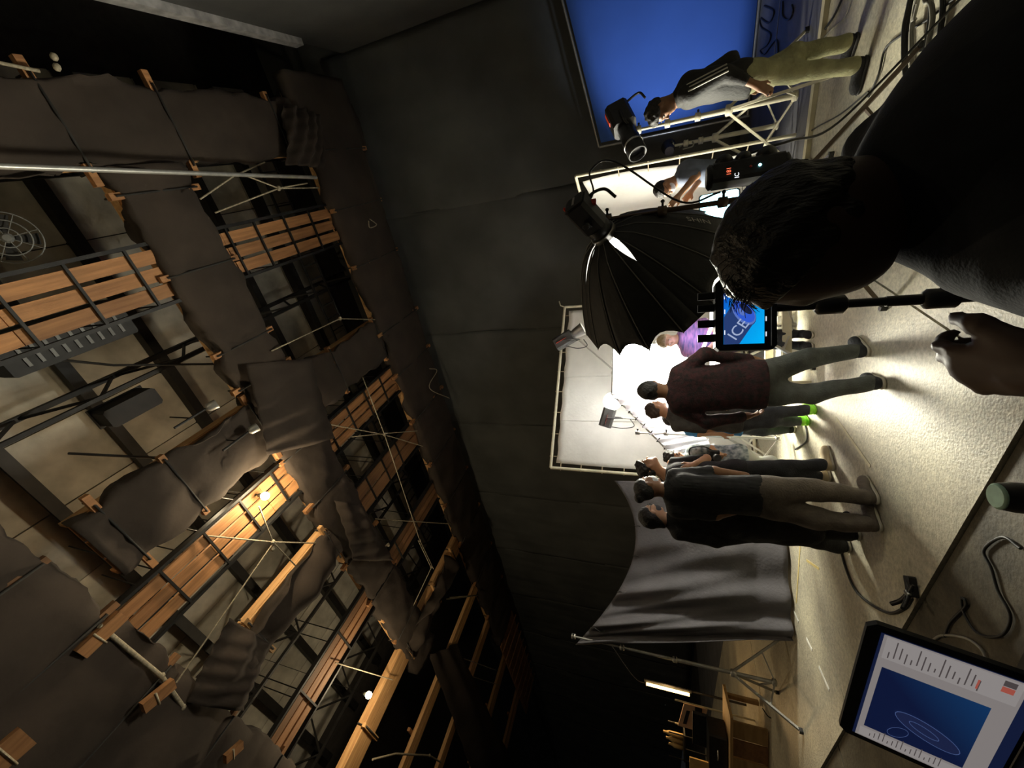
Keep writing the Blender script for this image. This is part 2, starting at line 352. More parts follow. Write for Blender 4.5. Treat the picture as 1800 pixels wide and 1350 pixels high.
# ropes: image-measured ends with the height they hang at
def rope(label, pts, r=.013, m=None, knots=()):
    t = thing('rope', label, 'rope', gz(*pts[0]), 'rigging ropes')
    b = MB(); b.tube([gz(*p) for p in pts], r, 6); obj('strand', b, m or M_rope, t)
    for k in knots:
        b = MB(); b.sphere(gz(*k), (.05, .04, .035), 8, 6); obj('knot', b, m or M_rope, t)
Z = ZC
rope('pale rope stretched from the middle catwalk to the back wall side', [(477, 617, Z - .1), (598, 560, Z - .25), (668, 562, Z)], knots=[(598, 560, Z - .25)])
rope('white rope dropping diagonally across the ceiling grid to a knot', [(637, 662, Z - .1), (676, 764, Z - .35), (738, 950, Z - .35), (762, 1000, Z - .3)], knots=[(738, 950, Z - .35)])
rope('crossed pale rope tied at the back wall walkway', [(574, 745, Z), (676, 764, Z - .35), (752, 787, Z)], knots=[(676, 764, Z - .35)])
rope('short rope from the crossed knot to the wall side', [(738, 757, Z), (676, 762, Z - .35), (618, 768, Z)])
rope('long rope stretched up to the dark wide catwalk', [(310, 1200, Z - .15), (480, 955, Z - .3)], knots=[(480, 965, Z - .3)])
rope('rope running from the lamp side knot over to the double timbers', [(365, 942, Z), (480, 953, Z - .3), (565, 955, Z)], knots=[(480, 953, Z - .3)])
rope('thin pale rope from the bulb down to the knot', [(455, 890, Z - .2), (480, 953, Z - .3), (520, 995, Z - .2)])
rope('grey rope beside the fan side pipe crossing to the cloth', [(352, 350, Z - .3), (410, 310, Z - .3), (465, 285, Z)])
rope('slack rope looped under the fan side pipe', [(430, 308, Z - .4), (490, 331, Z - .5), (540, 322, Z - .4)], knots=[(490, 331, Z - .5)])
rope('rope fan tied from the right hand catwalk to the plank ends', [(378, 374, Z - .1), (490, 331, Z - .5), (560, 330, Z - .2)])
rope('thick twisted rope lying along the dark wide catwalk', [(175, 1100, Z - .1), (285, 1190, Z - .15), (320, 1240, Z - .1)], r=.03, knots=[(285, 1188, Z - .15), (322, 1243, Z - .1)])
rope('pale rope hanging at the lower left of the double timbers', [(635, 960, Z - .1), (650, 985, Z - .2), (683, 955, Z - .1)], r=.02, knots=[(683, 958, Z - .1)])
rope('cream rope lashed across the broad bright beam', [(655, 1335, Z - .2), (695, 1325, Z - .3), (755, 1328, Z - .2), (775, 1340, Z - .2)], r=.025, knots=[(755, 1328, Z - .2)])
rope('pair of ropes tied near the far timbers', [(785, 1053, Z), (845, 1046, Z - .2), (790, 1050, Z)], r=.02)
rope('thin rope from the far knot to the broad beam', [(725, 1068, Z), (758, 998, Z - .3), (735, 950, Z - .35)], knots=[(758, 996, Z - .3)])
rope('horizontal rope crossing under the far plank walkway', [(660, 912, Z), (795, 921, Z)])
rope('thin rope slanting over the far left timbers', [(590, 1165, Z), (690, 1195, Z - .1)])
rope('long thin rope in the lower left of the ceiling', [(780, 1145, Z), (872, 1178, Z - .1)])
rope('pale cord parallel to the catwalk near the left wall', [(800, 1180, Z), (880, 1205, Z - .1)])
rope('dark cable crossing in front of the concrete roof', [(0, 622, 10), (200, 642, 10), (385, 640, 9.4)], m=M_ropeb, r=.02)
rope('dark cable pair beneath the lit roof panels', [(120, 797, 10), (285, 805, 9.2)], m=M_ropeb, r=.02)
rope('frayed rope tassel tied by the side wall catwalk', [(-40, 102, Z), (70, 125, Z - .1)], r=.02, knots=[(95, 100, Z - .05), (100, 118, Z - .1)])
# wall cable ties
for k, pts in enumerate([[(755, 648, Z - .2), (768, 652, Z - .25), (755, 682, Z - .3), (790, 700, Z - .3)], [(650, 385, Z - .2), (662, 395, Z - .2), (650, 400, Z - .2), (648, 388, Z - .2)]]):
    b = MB(); b.tube(smooth_path([gz(*p) for p in pts]), .012, 6); tag(obj('loose_line', b, M_rope), ('loose white cord hanging off the back wall catwalk', 'small loop of white cord on the back wall catwalk end')[k], 'cord', 'rigging ropes')
# bulbs
def bulb(label, p, power, grp='hanging house bulbs'):
    p = np.asarray(p, float); t = thing('hanging_bulb', label, 'lamp', p + V(0, 0, .25), grp)
    b = MB(); b.sphere(p, .075, 14, 10); obj('bulb', b, M_bulb, t)
    b = MB(); b.lathe(p + V(0, 0, .06), UP, [(0, .03), (.05, .035), (.1, .035), (.12, .015)], 12); obj('socket', b, M_bulbcase, t)
    b = MB(); b.tube([p + V(0, 0, .17), V(p[0], p[1], 11.64)], .006, 6); obj('cord', b, M_ropeb, t)
    l = lamp('bulb_light', 'POINT', p - V(0, 0, .12), power, (1, .80, .52), radius=.08); l.parent = t; l.location = Vector((0, 0, -.37))
bulb('glowing bulb hanging at the middle plank walkway', gz(466, 872, 8.42), 125)
bulb('glowing bulb hanging beside the broad bright beam', gz(648, 1222, 8.1), 150)
bulb('added bulb out of view over the foreground above the camera', W(.2, -.3, 8.0), 7)  # invented fill bulb outside the view, lights the walkway undersides
bulb('added bulb lighting the roof above the middle plank walkway', W(4.2, 2.8, 9.3), 48)  # invented bulb, put above the planks to brighten the roof panels
bulb('added bulb out of view over the foreground near the side wall', W(-.6, 1.0, 8.0), 8)  # second invented fill bulb outside the view, for the overhead planks
# fan under the roof, cooling unit
r = thing('ceiling_fan', 'grey wall fan with wire guard up in the roof', 'fan', gz(12, 418, 8.9))
c = gz(12, 418, 8.9); n = nrm(CAM - c)
for rr, k in ((.29, 'guard_ring'), (.20, 'guard_ring'), (.11, 'guard_ring')):
    a, bb = frame(n); b = MB(); b.tube([c + rr * (math.cos(q) * a + math.sin(q) * bb) for q in np.linspace(0, 2 * math.pi, 33)], .008, 6, caps=False); obj(k, b, M_bulbcase, r)
for k in range(8):
    a, bb = frame(n); q = math.pi * k / 4; d = math.cos(q) * a + math.sin(q) * bb; b = MB(); b.tube([c + .05 * d, c + .29 * d], .005, 5); obj('guard_wire', b, M_bulbcase, r)
b = MB(); b.lathe(c - n * .08, n, [(0, .06), (.07, .06), (.09, .035)], 14); obj('hub', b, M_bulbcase, r)
for k in range(4):
    a, bb = frame(n); q = math.pi * k / 2 + .4; d = math.cos(q) * a + math.sin(q) * bb; e = np.cross(n, d); b = MB(); b.hexa([c - n * .06 + x for x in (d * .06 - e * .03, d * .26 - e * .07, d * .26 + e * .07, d * .06 + e * .03)] + [c - n * .05 + x for x in (d * .06 - e * .03, d * .26 - e * .07, d * .26 + e * .07, d * .06 + e * .03)]); obj('blade', b, M_steel, r)
c = gz(110, 590, 9.6); r = thing('cooling_unit', 'grey box unit with louvres hung beneath the roof', 'unit', c)
b = MB(); b.bbox(c, D1 * .28, D2 * .75, UP * .2, .03); obj('body', b, M_steel, r)
for k in range(9):
    b = MB(); b.box(c + D2 * (-.55 + .14 * k) - UP * .205, D1 * .2, D2 * .02, UP * .012); obj('louvre', b, M_bulbcase, r)
c = gz(225, 715, 10.2); r = thing('vent_box', 'dark metal box hanging under the lit roof panels', 'unit', c)
b = MB(); b.bbox(c, D1 * .16, D2 * .4, UP * .2, .04); obj('body', b, M_steel, r); b = MB(); b.box(c + UP * .21, D1 * .18, D2 * .42, UP * .02); obj('lid', b, M_steel, r)
for k, (x, y, lab) in enumerate(((335, 735, 'small silver spotlight hung below the roof beams'), (415, 775, 'thin dark clamp arm on the timber edged catwalk'))):
    c = gz(x, y, 8.3); r = thing('small_fitting', lab, 'fitting', c)
    b = MB(); b.tube([c + D2 * -.25, c + D2 * .25], .02, 8); obj('arm', b, M_steel, r)
    b = MB(); b.lathe(c + D2 * .25, D2 - UP * .4, [(0, .03), (.03, .07), (.16, .08)], 12); obj('head', b, M_pipe, r)
    b = MB(); b.tube([c, c + UP * .5], .012, 6); obj('stem', b, M_steel, r)

def drape(label, corners, z, sag=.25, folds=9, amp=.05, seed=0):
    a, b_, c, d = [gz(x, y, z + dz) for x, y, dz in corners]; P = []
    for u in np.linspace(0, 1, 40):
        row = []
        for v in np.linspace(0, 1, 24):
            q = (a * (1 - u) + b_ * u) * (1 - v) + (d * (1 - u) + c * u) * v
            row.append(q - UP * (sag * 4 * u * (1 - u) * (.4 + v * (1 - v) * 2.4) + amp * math.sin(folds * (u + .3 * v) + seed) * (1 - .5 * v) + .02 * math.sin(31 * v + 7 * u)))
        P.append(row)
    b = MB(); b.grid(P, .01); tag(obj('black_drape', b, M_cloth), label, 'cloth', 'slung black drapes')
drape('black drape slung where the two middle catwalks cross', [(430, 640, 0), (545, 630, 0), (590, 770, -.05), (470, 800, -.1)], ZC - .16, .2)
drape('black drape hanging between the broad beam and the far wall', [(752, 1150, .1), (800, 1130, .0), (905, 1345, -.1), (835, 1370, 0)], ZC - .1, .3, 14)
drape('black drape gathered below the bright double timbers', [(400, 1085, 0), (470, 1130, -.1), (430, 1250, -.1), (330, 1235, 0)], ZC - .15, .25, 12, .06, 2)
drape('bunched black drape in the corner by the side wall', [(498, 185, 0), (560, 205, 0), (572, 300, -.1), (505, 290, 0)], ZC - .2, .25, 26, .08, 3)
drape('black drape sagging over the side of the middle catwalk', [(590, 880, 0), (640, 890, 0), (690, 985, -.05), (620, 985, -.1)], ZC - .16, .2, 12, .05, 5)

def timber(label, p, q, w, h):
    t = thing('cross_timber', label, 'timber', gz(*p), 'loose cross timbers'); b = MB(); b.beam(gz(*p), gz(*q), w, h); obj('beam', b, M_plank, t)
    b = MB(); m_ = gz(*p) * .6 + gz(*q) * .4; d_ = nrm(gz(*q) - gz(*p)); b.tube([m_ + UP * h, m_ - UP * h * .6 + np.cross(d_, UP) * w * .6, m_ - UP * h * .6 - np.cross(d_, UP) * w * .6, m_ + UP * h], .014, 6); obj('lashing', b, M_rope, t)
timber('short brown timber lashed by the thick rope', (250, 1245, ZC - .25), (305, 1200, ZC - .25), .16, .10)
timber('timber stub sticking out at the bottom edge of the ceiling', (395, 1335, ZC - .25), (425, 1308, ZC - .25), .14, .09)
timber('timber under the corner of the wide dark catwalk', (140, 1150, ZC - .10), (215, 1080, ZC - .10), .18, .10)
timber('timber board at the lower left corner of the ceiling', (-20, 1350, ZC - .35), (48, 1292, ZC - .35), .30, .06)
ZL = -.025
# ------------------------------------------------------------------ film equipment
M_white = mat('white_cloth', (.78, .77, .74), .9, var=.06, scale=3, bump=.15, bscale=18); M_ivory = mat('ivory_paint', (.72, .68, .52), .6, var=.12, scale=8)
M_alu = mat('steel_tube', (.62, .61, .58), .32, .8, var=.1, scale=10); M_blackm = mat('black_metal', (.025, .025, .026), .45, .2, var=.3, scale=14); M_plas = mat('black_plastic', (.02, .02, .021), .4, var=.3, scale=20)
M_box = mat('softbox_black', (.022, .022, .022), .7, var=.3, scale=7, bump=.2, bscale=20); M_seam = mat('seam_piping', (.16, .155, .14), .6); M_red = mat('red_plastic', (.55, .05, .03), .5); M_orange = mat('orange_red_badge', (.85, .07, .03), .5, var=.05)
M_flag = mat('grey_black_cloth', (.105, .10, .11), .95, var=.15, scale=2.5, bump=.2, bscale=30); M_bluec = mat('chroma_blue', (.05, .14, .52), .85, var=.06, scale=1.2); M_silver = mat('silver_lining', (.8, .8, .78), .5, var=.05)
M_cable = mat('black_cable', (.02, .02, .02), .5); M_cableg = mat('grey_cable', (.30, .29, .25), .6); M_ply = mat('plywood', (.50, .33, .15), .7, col2=(.36, .22, .09), scale=3, stretch=(1, 6, 6), rnd=.2, detail=7); M_plyw = mat('pale_timber', (.60, .55, .38), .7, var=.15, scale=5)
M_brownp = mat('brown_stand_tube', (.13, .09, .06), .5, .2)
def one_sided(name, col, s, back=(.03, .03, .03)):
    m = bpy.data.materials.new(name); m.use_nodes = True; nt = m.node_tree; N = nt.nodes; L = nt.links; b = N['Principled BSDF']; b.inputs['Base Color'].default_value = (*back, 1); b.inputs['Roughness'].default_value = .9
    e = N.new('ShaderNodeEmission'); e.inputs[0].default_value = (*col, 1); e.inputs[1].default_value = s; g = N.new('ShaderNodeNewGeometry'); x = N.new('ShaderNodeMixShader')
    L.new(g.outputs['Backfacing'], x.inputs[0]); L.new(e.outputs[0], x.inputs[1]); L.new(b.outputs[0], x.inputs[2]); L.new(x.outputs[0], N['Material Output'].inputs[0]); return m
def text_mesh(txt, size, o, ux, uy, depth=.001):
    cu = bpy.data.curves.new('t', 'FONT'); cu.body = txt; cu.size = size; cu.resolution_u = 3; ob = bpy.data.objects.new('t', cu); COL.objects.link(ob)
    dg = bpy.context.evaluated_depsgraph_get(); me = bpy.data.meshes.new_from_object(ob.evaluated_get(dg)); bpy.data.objects.remove(ob); ux, uy = nrm(ux), nrm(uy); n = np.cross(ux, uy)
    for v in me.vertices:
        q = o + ux * v.co.x + uy * v.co.y + n * depth; v.co = q
    return me
def stand(label, base, zt, zc, spread, ang, m=None, r=.022, zb=.12, legs=3, grp='light stands', name='light_stand', extra=True, leg_m=None):
    m = m or M_alu; B = V(base[0], base[1], 0); t = thing(name, label, 'stand', B, grp); lm = leg_m or m
    n = 3; hs = [zb, zc + (zt - zc) * .34, zc + (zt - zc) * .67, zt]
    for i in range(n):
        b = MB(); b.tube([B + UP * hs[i], B + UP * hs[i + 1]], r * (1 - .22 * i), 12); obj('column', b, m, t)
        b = MB(); b.lathe(B + UP * (hs[i + 1] - .05), UP, [(0, r * .9), (.005, r * 1.55), (.06, r * 1.55), (.065, r * .9)], 12); o = obj('collar', b, m, t)
        if extra: b = MB(); b.tube([B + UP * (hs[i + 1] - .02), B + UP * (hs[i + 1] - .02) + V(.05, -.03, 0)], .009, 6); b.sphere(B + UP * (hs[i + 1] - .02) + V(.055, -.033, 0), .014, 8, 6); obj('knob', b, M_plas, o)
    b = MB(); b.lathe(B + UP * (zc - .04), UP, [(0, r), (.01, r * 2), (.07, r * 2), (.08, r)], 12); obj('spreader', b, m, t)
    b = MB(); b.lathe(B + UP * zb, UP, [(0, r), (.01, r * 1.8), (.05, r * 1.8), (.06, r)], 12); obj('lower_spreader', b, m, t)
    for k in range(legs):
        a = math.radians(ang + 360 / 3 * k); d = V(math.sin(a), math.cos(a), 0); ft = B + d * spread + UP * .02; tp = B + UP * zc + d * r
        b = MB(); b.beam(tp, ft, .026, .026); o = obj('leg', b, lm, t); b = MB(); b.bbox(ft, d * .03, np.cross(d, UP) * .02, UP * .02, .008); obj('rubber_foot', b, M_plas, o)
        b = MB(); b.beam(B + UP * (zb + .03) + d * r, tp + (ft - tp) * .58, .018, .018); obj('brace', b, lm, t)
    return t
def tube_obj(name, label, pts, r, m, cat, grp=None, n=8):
    b = MB(); b.tube(smooth_path(pts), r, n); return tag(obj(name, b, m), label, cat, grp)
# ---- main light: bright diffusion panel behind the people
c0, c1 = at(1078, 606, 6.4), at(1078, 694, 6.4); c2, c3 = at(1208, 706, 6.4), at(1208, 604, 6.4)
t = thing('diffusion_panel', 'blazing white diffusion panel lighting the set', 'light', V(.2, 6.4, 0))
M_key = one_sided('diffusion_glow', (1, .955, .78), 225)
b = MB(); b.add([c0, c1, c2, c3], [(0, 1, 2, 3)]); nn = np.cross(c1 - c0, c2 - c1)
if nn[1] > 0: b.f[0] = b.f[0][::-1]
obj('diffuser', b, M_key, t)
b = MB(); bk = V(0, .06, 0); b.hexa([c3 + bk, c2 + bk, c2 + bk * 2, c3 + bk * 2, c0 + bk, c1 + bk, c1 + bk * 2, c0 + bk * 2]); obj('back_cloth', b, M_white, t)
for p, q in ((c0, c1), (c1, c2), (c2, c3), (c3, c0)):
    b = MB(); b.tube([p + V(0, .03, 0), q + V(0, .03, 0)], .018, 8); obj('frame_tube', b, M_alu, t)
for p in (c2, c3):
    b = MB(); b.tube([p + V(0, .03, 0), V(p[0], p[1] + .03, 0)], .018, 8); obj('post', b, M_alu, t)
M_silk = bpy.data.materials.new('silk'); M_silk.use_nodes = True; nt = M_silk.node_tree; tl_ = nt.nodes.new('ShaderNodeBsdfTranslucent'); tl_.inputs[0].default_value = (.85, .85, .9, 1); df_ = nt.nodes.new('ShaderNodeBsdfDiffuse'); df_.inputs[0].default_value = (.75, .75, .8, 1); mx_ = nt.nodes.new('ShaderNodeMixShader'); mx_.inputs[0].default_value = .45; nt.links.new(df_.outputs[0], mx_.inputs[1]); nt.links.new(tl_.outputs[0], mx_.inputs[2]); nt.links.new(mx_.outputs[0], nt.nodes['Material Output'].inputs[0])
# ---- tilted silk on a frame with hanging cloth, left of the panel
A_, B_, C_ = at(1078, 640, 6.25), at(1076, 692, 5.75), at(1188, 806, 5.75); D_ = A_ + C_ - B_
t = thing('silk_frame', 'tilted white silk on a square tube frame above the men', 'diffuser', (C_ + D_) / 2 * V(1, 1, 0))
for p, q in ((A_, B_), (B_, C_), (C_, D_), (D_, A_)):
    b = MB(); b.tube([p, q], .016, 8); obj('frame_tube', b, M_alu, t)
P = [[B_ + (C_ - B_) * u + (A_ - B_) * v - UP * (.06 * math.sin(math.pi * v) + .012 * math.sin(50 * u)) for v in np.linspace(0, 1, 12)] for u in np.linspace(0, 1, 60)]
b = MB(); b.grid(P, .0); obj('silk', b, M_silk, t)
P = [[(B_ + (C_ - B_) * u) * (1 - v) + (at(1180, 702, 6.15) * (1 - u) + at(1262, 792, 5.95) * u) * v + V(.02 * math.sin(70 * u + 2 * v), -.05 * math.sin(62 * u + 3 * v) * (1.1 - v) - .05, .015 * math.sin(55 * u)) for v in np.linspace(0, 1, 12)] for u in np.linspace(0, 1, 110)]
b = MB(); b.grid(P, .0); obj('hanging_cloth', b, M_silk, t)
for k in range(9):
    p = B_ + (C_ - B_) * (k + .5) / 9; b = MB(); b.tube([p + V(-.03, -.01, .01), p + V(.03, -.01, -.03)], .009, 6); obj('clip', b, M_plas, t)
stand('slim silver stand holding the silk frame beside the photographer', gz(1392, 772), 1.86, .72, .42, 20, r=.018)
# ---- big white overhead frame
tl, tr = at(968, 822, 7.2), at(993, 540, 8.45); tr[2] = tl[2]
t = thing('butterfly_frame', 'large grey white sheet laced on a tall square frame', 'reflector', (tl + tr) / 2 * V(1, 1, 0))
bl, br = V(tl[0], tl[1], .05), V(tr[0], tr[1], .05); ex = nrm(tr - tl)
for p, q in ((tl, tr), (tl, bl), (tr, br), (bl, br)):
    b = MB(); b.tube([p, q], .028, 10); obj('frame_tube', b, M_ivory, t)
ins = .10; P = []
for u in np.linspace(0, 1, 40):
    top = tl + (tr - tl) * u; row = []
    for v in np.linspace(0, 1, 30):
        sc = .02 * math.sin(math.pi * 7 * u) ** 2 * (1 - v); q = tl + ex * (ins + (np.linalg.norm(tr - tl) - 2 * ins) * u); z = tl[2] - ins - sc - (tl[2] - .2) * v
        row.append(V(q[0], q[1], z) + V(-.01, -.015, 0) * math.sin(9 * u + 5 * v))
    P.append(row)
b = MB(); b.grid(P, .006); obj('sheet', b, M_white, t)
for k in range(8):
    p = tl + (tr - tl) * (k + .5) / 8; b = MB(); b.tube([p + UP * .04, p - UP * (ins + .02)], .009, 6); obj('lacing', b, M_rope, t)
    p = tl - UP * (tl[2] * (k + .5) / 9); b = MB(); b.tube([p - ex * .04, p + ex * (ins + .02)], .009, 6); obj('lacing', b, M_rope, t)
for u in (.27, .53, .78):
    p = tl + ex * np.linalg.norm(tr - tl) * u; b = MB(); b.tube([V(p[0], p[1], tl[2] - .13) + V(-.01, -.025, 0), V(p[0] + .06, p[1], .3) + V(-.01, -.03, 0)], .006, 5); obj('seam', b, M_white, t)
b = MB(); b.tube([tr, tr + ex * .05 + UP * .10, tr + ex * .16 + UP * .14], .014, 6); obj('corner_hook', b, M_ivory, t)
# ---- right-hand white frame running away from the camera
q0 = at(1012, 310, 5.6); q1 = V(q0[0] - .55, q0[1] + 2.6, q0[2]); t = thing('side_reflector', 'white sheet frame standing behind the man bending over the table', 'reflector', V(q0[0], q0[1], 0))
for p, q in ((q0, q1), (q0, q0 * V(1, 1, 0)), (q1, q1 * V(1, 1, 0)), (q0 * V(1, 1, 0) + UP * .3, q1 * V(1, 1, 0) + UP * .3)):
    b = MB(); b.tube([p, q], .022, 8); obj('frame_tube', b, M_ivory, t)
P = [[V(*(q0 + (q1 - q0) * (.05 + .92 * u))[:2], q0[2] - .08 - .05 * math.sin(3 * math.pi * u) ** 2 * (1 - v) - (q0[2] - .45) * v) + V(.03 * math.sin(12 * u + 6 * v), 0, 0) for v in np.linspace(0, 1, 24)] for u in np.linspace(0, 1, 30)]
b = MB(); b.grid(P, .006); obj('sheet', b, M_white, t)
for k in range(6):
    p = q0 - UP * (.2 + .4 * k); d = nrm(q1 - q0) * V(1, 1, 0); b = MB(); b.tube([p - d * .03, p + d * .16], .008, 6); obj('lacing', b, M_rope, t)
# ---- blue screen
p0, p1 = V(6.55, 7.0, 0), V(4.86, 8.02, 0); ta, tb = p0 + UP * 3.14, p1 + UP * 2.68; d = nrm(p1 - p0)
t = thing('blue_screen', 'wide blue backdrop screen stretched on a frame', 'backdrop', (p0 + p1) / 2); e_ = p0 - d * 2.5; te = e_ + UP * 3.6
for p, q in ((te, tb), (tb, p1), (te, e_), (e_ + UP * .03, p1 + UP * .03)):
    b = MB(); b.tube([p, q], .025, 8); obj('frame_tube', b, M_alu, t)
b = MB(); n_ = V(d[1], -d[0], 0) * -.01
P = [[(e_ + (p1 - e_) * u) + UP * (.06 + (te[2] - .12 + (tb[2] - te[2]) * u) * v) + V(-.4, -.8, 0) * .035 for v in np.linspace(0, 1, 12)] for u in np.linspace(.002, .985, 24)]
b.grid(P, .005); obj('blue_sheet', b, M_bluec, t)
# ---- black flag cloth on the left
t = thing('flag_cloth', 'dark grey cloth hung from a pole and sagging along its top edge', 'cloth', gz(1378, 1000)); PL = gz(1385, 1205); Ptop = at(1012, 1133, PL[1]); R_top = at(1080, 845, 7.0); R_bot = gz(1372, 850); R_bot = V(R_bot[0], R_bot[1], .03); L_bot = gz(1392, 1122); L_bot = V(L_bot[0], L_bot[1], .03)
P = []
for u in np.linspace(0, 1, 90):
    tp = Ptop + (R_top - Ptop) * u; tp = tp - UP * (.95 * 4 * u * (1 - u) * (.72 + .45 * u) * .62); bt = L_bot + (R_bot - L_bot) * u; row = []
    for v in np.linspace(0, 1, 40):
        q = tp * (1 - v) + bt * v; fold = .085 * math.sin(26 * u ** .6 + 3 * v) * (1 - u) * (1 - v * .4) + .05 * math.sin(60 * u ** .5 - 7 * v) * (1 - v) * (1 - u)
        row.append(q + V(.35, -.93, 0) * (fold + .10 * math.sin(math.pi * v) * math.sin(math.pi * u)) + V(.35, -.9, 0) * (.18 * max(0, v - .85) / .15))
    P.append(row)
b = MB(); b.grid(P, .006); obj('cloth', b, M_flag, t)
for k, u in enumerate((.12, .33, .55, .72)):
    i = int(u * 89); p = P[i][0]; b = MB(); b.tube(smooth_path([p + UP * .01, p + V(.02, -.03, -.06), p + V(-.015, -.03, -.13), p + V(.01, -.02, -.2)]), .007, 5); obj('tie_cord', b, M_cable, t)
st = stand('steel stand with folded feet holding the left end of the dark cloth', PL, Ptop[2] + .05, .62, .55, 75, m=M_pipe, r=.024)
# ---- parabolic softbox seen from behind
ap, mc = at(1062, 412, 2.95), at(1143, 498, 3.42); ax = nrm(mc - ap); dep = np.linalg.norm(mc - ap); RM = .69; NP = 16
sa_, sb_ = frame(ax)
def sbp(u, ang, off=0.):                 # u 0 at the speed ring, 1 at the rim
    r = .085 + (RM - .085) * (u ** .62) + off; return ap + ax * (dep * u) + r * (math.cos(ang) * sa_ + math.sin(ang) * sb_)
t = thing('parabolic_softbox', 'large black parabolic softbox seen from behind', 'softbox', ap * V(1, 1, 0) + UP * ap[2])
def px(p):
    q = p - CAM; return 900 - (q @ U) / (q @ F) * FPX, 675 - (q @ R) / (q @ F) * FPX
us = np.linspace(0, 1, 11)
best = {}
for k in range(NP):
    a0, a1 = 2 * math.pi * k / NP, 2 * math.pi * (k + 1) / NP; x, y = px(sbp(.06, (a0 + a1) / 2)); best[k] = (x, y)
slot = sorted(best, key=lambda k: abs(best[k][0] - 1036) + abs(best[k][1] - 452))[0]; slot2 = sorted(best, key=lambda k: abs(best[k][0] - 1092) + abs(best[k][1] - 428))[0]
for k in range(NP):
    a0, a1 = 2 * math.pi * k / NP, 2 * math.pi * (k + 1) / NP; b = MB()
    lim = {slot: .30, slot2: .24}.get(k, 0)
    P = []
    for u in us:
        row = []
        for v in np.linspace(0, 1, 7):
            p = sbp(u, a0 + (a1 - a0) * v); chord = sbp(u, a0) * (1 - v) + sbp(u, a1) * v; row.append(chord * .75 + p * .25 - (ax * dep * .11 + (chord - (ap + ax * dep * u)) * .07) * (1 - (2 * v - 1) ** 2) * max(0, u - .6) / .4)
        P.append(row)
    P = np.array(P)
    if lim:                                  # an unzipped vent near the ring: leave a pointed gap
        half = (.20, .44)[k == slot2]; uf = np.concatenate([np.linspace(0, .3, 19), us[4:]])
        for sgn in (0, 1):
            Q = []
            for i, u in enumerate(uf):
                g = half * max(0, 1 - u / lim); lo_, hi_ = (0, .5 - g) if sgn == 0 else (.5 + g, 1)
                Q.append([sbp(u, a0) * (1 - v) + sbp(u, a1) * v for v in np.linspace(lo_, hi_, 4)])
            b.grid(Q, .003)
    else: b.grid(P, .003)
    obj('panel', b, M_box, t)
    b = MB(); b.tube([sbp(u, a0, .004) for u in us], .0045, 5); obj('rib', b, M_seam, t)
    b = MB(); b.grid([[sbp(u, a0 + (a1 - a0) * v, -.02) for v in np.linspace(0, 1, 3)] for u in np.linspace(.3, .74, 6)], .0); o = obj('lining', b, M_silver, t)
b = MB(); b.lathe(ap - ax * .03, ax, [(0, .10), (0, .078), (.05, .078), (.05, .10), (0, .10)], 24, cap=False); obj('speed_ring', b, M_alu, t)
b = MB(); M_front = one_sided('front_diffuser_glow', (1, .97, .88), 1.5, (.7, .7, .68)); b.add([sbp(.72, 2 * math.pi * k / 32, -.03) for k in range(32)], [tuple(range(32))]); fo = obj('front_diffuser', b, M_front, t)
b = MB(); M_inner = emat('inner_baffle_glow', (1, .95, .82), 40); b.lathe(ap + ax * .0, ax, [(.0, .03), (.02, .07), (.10, .075), (.14, .03)], 16); obj('flash_dome', b, M_inner, t)
for k, s_ in ((0, 'NiHS'),):
    def facing(q):
        am_ = 2 * math.pi * (q + .5) / NP; o1 = sbp(.7, am_); n1 = nrm(np.cross(sbp(.75, am_) - o1, sbp(.7, am_ + .05) - o1)); n1 = n1 if n1 @ (o1 - (ap + ax * dep * .7)) > 0 else -n1; return n1 @ nrm(CAM - o1)
    kk = sorted([q for q in best if facing(q) > .25], key=lambda q: abs(px(sbp(.65, 2 * math.pi * (q + .5) / NP))[0] - 1205) + abs(px(sbp(.65, 2 * math.pi * (q + .5) / NP))[1] - 398))[0]; am = 2 * math.pi * (kk + .5) / NP
    o_ = sbp(.74, am, .0); ux = nrm(sbp(.50, am) - sbp(.74, am)); side = nrm(sbp(.74, am + .1) - sbp(.74, am)); uy = side if (np.cross(ux, side) @ (CAM - o_)) > 0 else -side
    me = text_mesh('NiHS', .085, o_ - uy * .03, ux, uy, .006); obj('lettering', me, mat('grey_print', (.55, .53, .48), .6), t)
# lamp head on the softbox
hb = ap - ax * .20; t = thing('studio_light', 'black studio light head mounted on the back of the parabolic softbox', 'light', hb)
b = MB(); b.bbox(hb - ax * .02, sa_ * .075, sb_ * .085, ax * .12, .025); obj('housing', b, M_plas, t)
b = MB(); b.lathe(ap - ax * .10, ax, [(0, .085), (.02, .09), (.06, .09), (.075, .075)], 20); obj('mount', b, M_blackm, t)
b = MB(); b.bbox(hb - ax * .145, sa_ * .06, sb_ * .07, ax * .012, .015); o = obj('rear_cap', b, M_blackm, t)
b = MB(); b.box(hb - ax * .11 + sb_ * .088, sa_ * .012, sb_ * .004, ax * .05); obj('badge', b, M_orange, t); b = MB(); b.box(hb - ax * .159, sa_ * .04, sb_ * .008, ax * .004); obj('badge', b, M_trim, t)
PX, PY = 1.245, 2.97                                        # its stand
yk = V(PX, PY, 1.97)
for s_ in (-1, 1):
    b = MB(); b.tube(smooth_path([hb + sa_ * s_ * .085, hb + sa_ * s_ * .095 + (yk - hb) * .4, yk + sa_ * s_ * .03]), .012, 8); obj('yoke_arm', b, M_blackm, t)
    b = MB(); b.lathe(hb + sa_ * s_ * .08, sa_ * s_, [(0, .022), (.03, .028), (.04, .02)], 12); obj('yoke_knob', b, M_blackm, t)
b = MB(); b.tube(smooth_path([hb + V(.06, 0, .02), hb + V(.14, -.02, -.02), hb + V(.17, -.02, -.12), hb + V(.10, -.02, -.2)]), .011, 8); obj('handle', b, M_blackm, t)
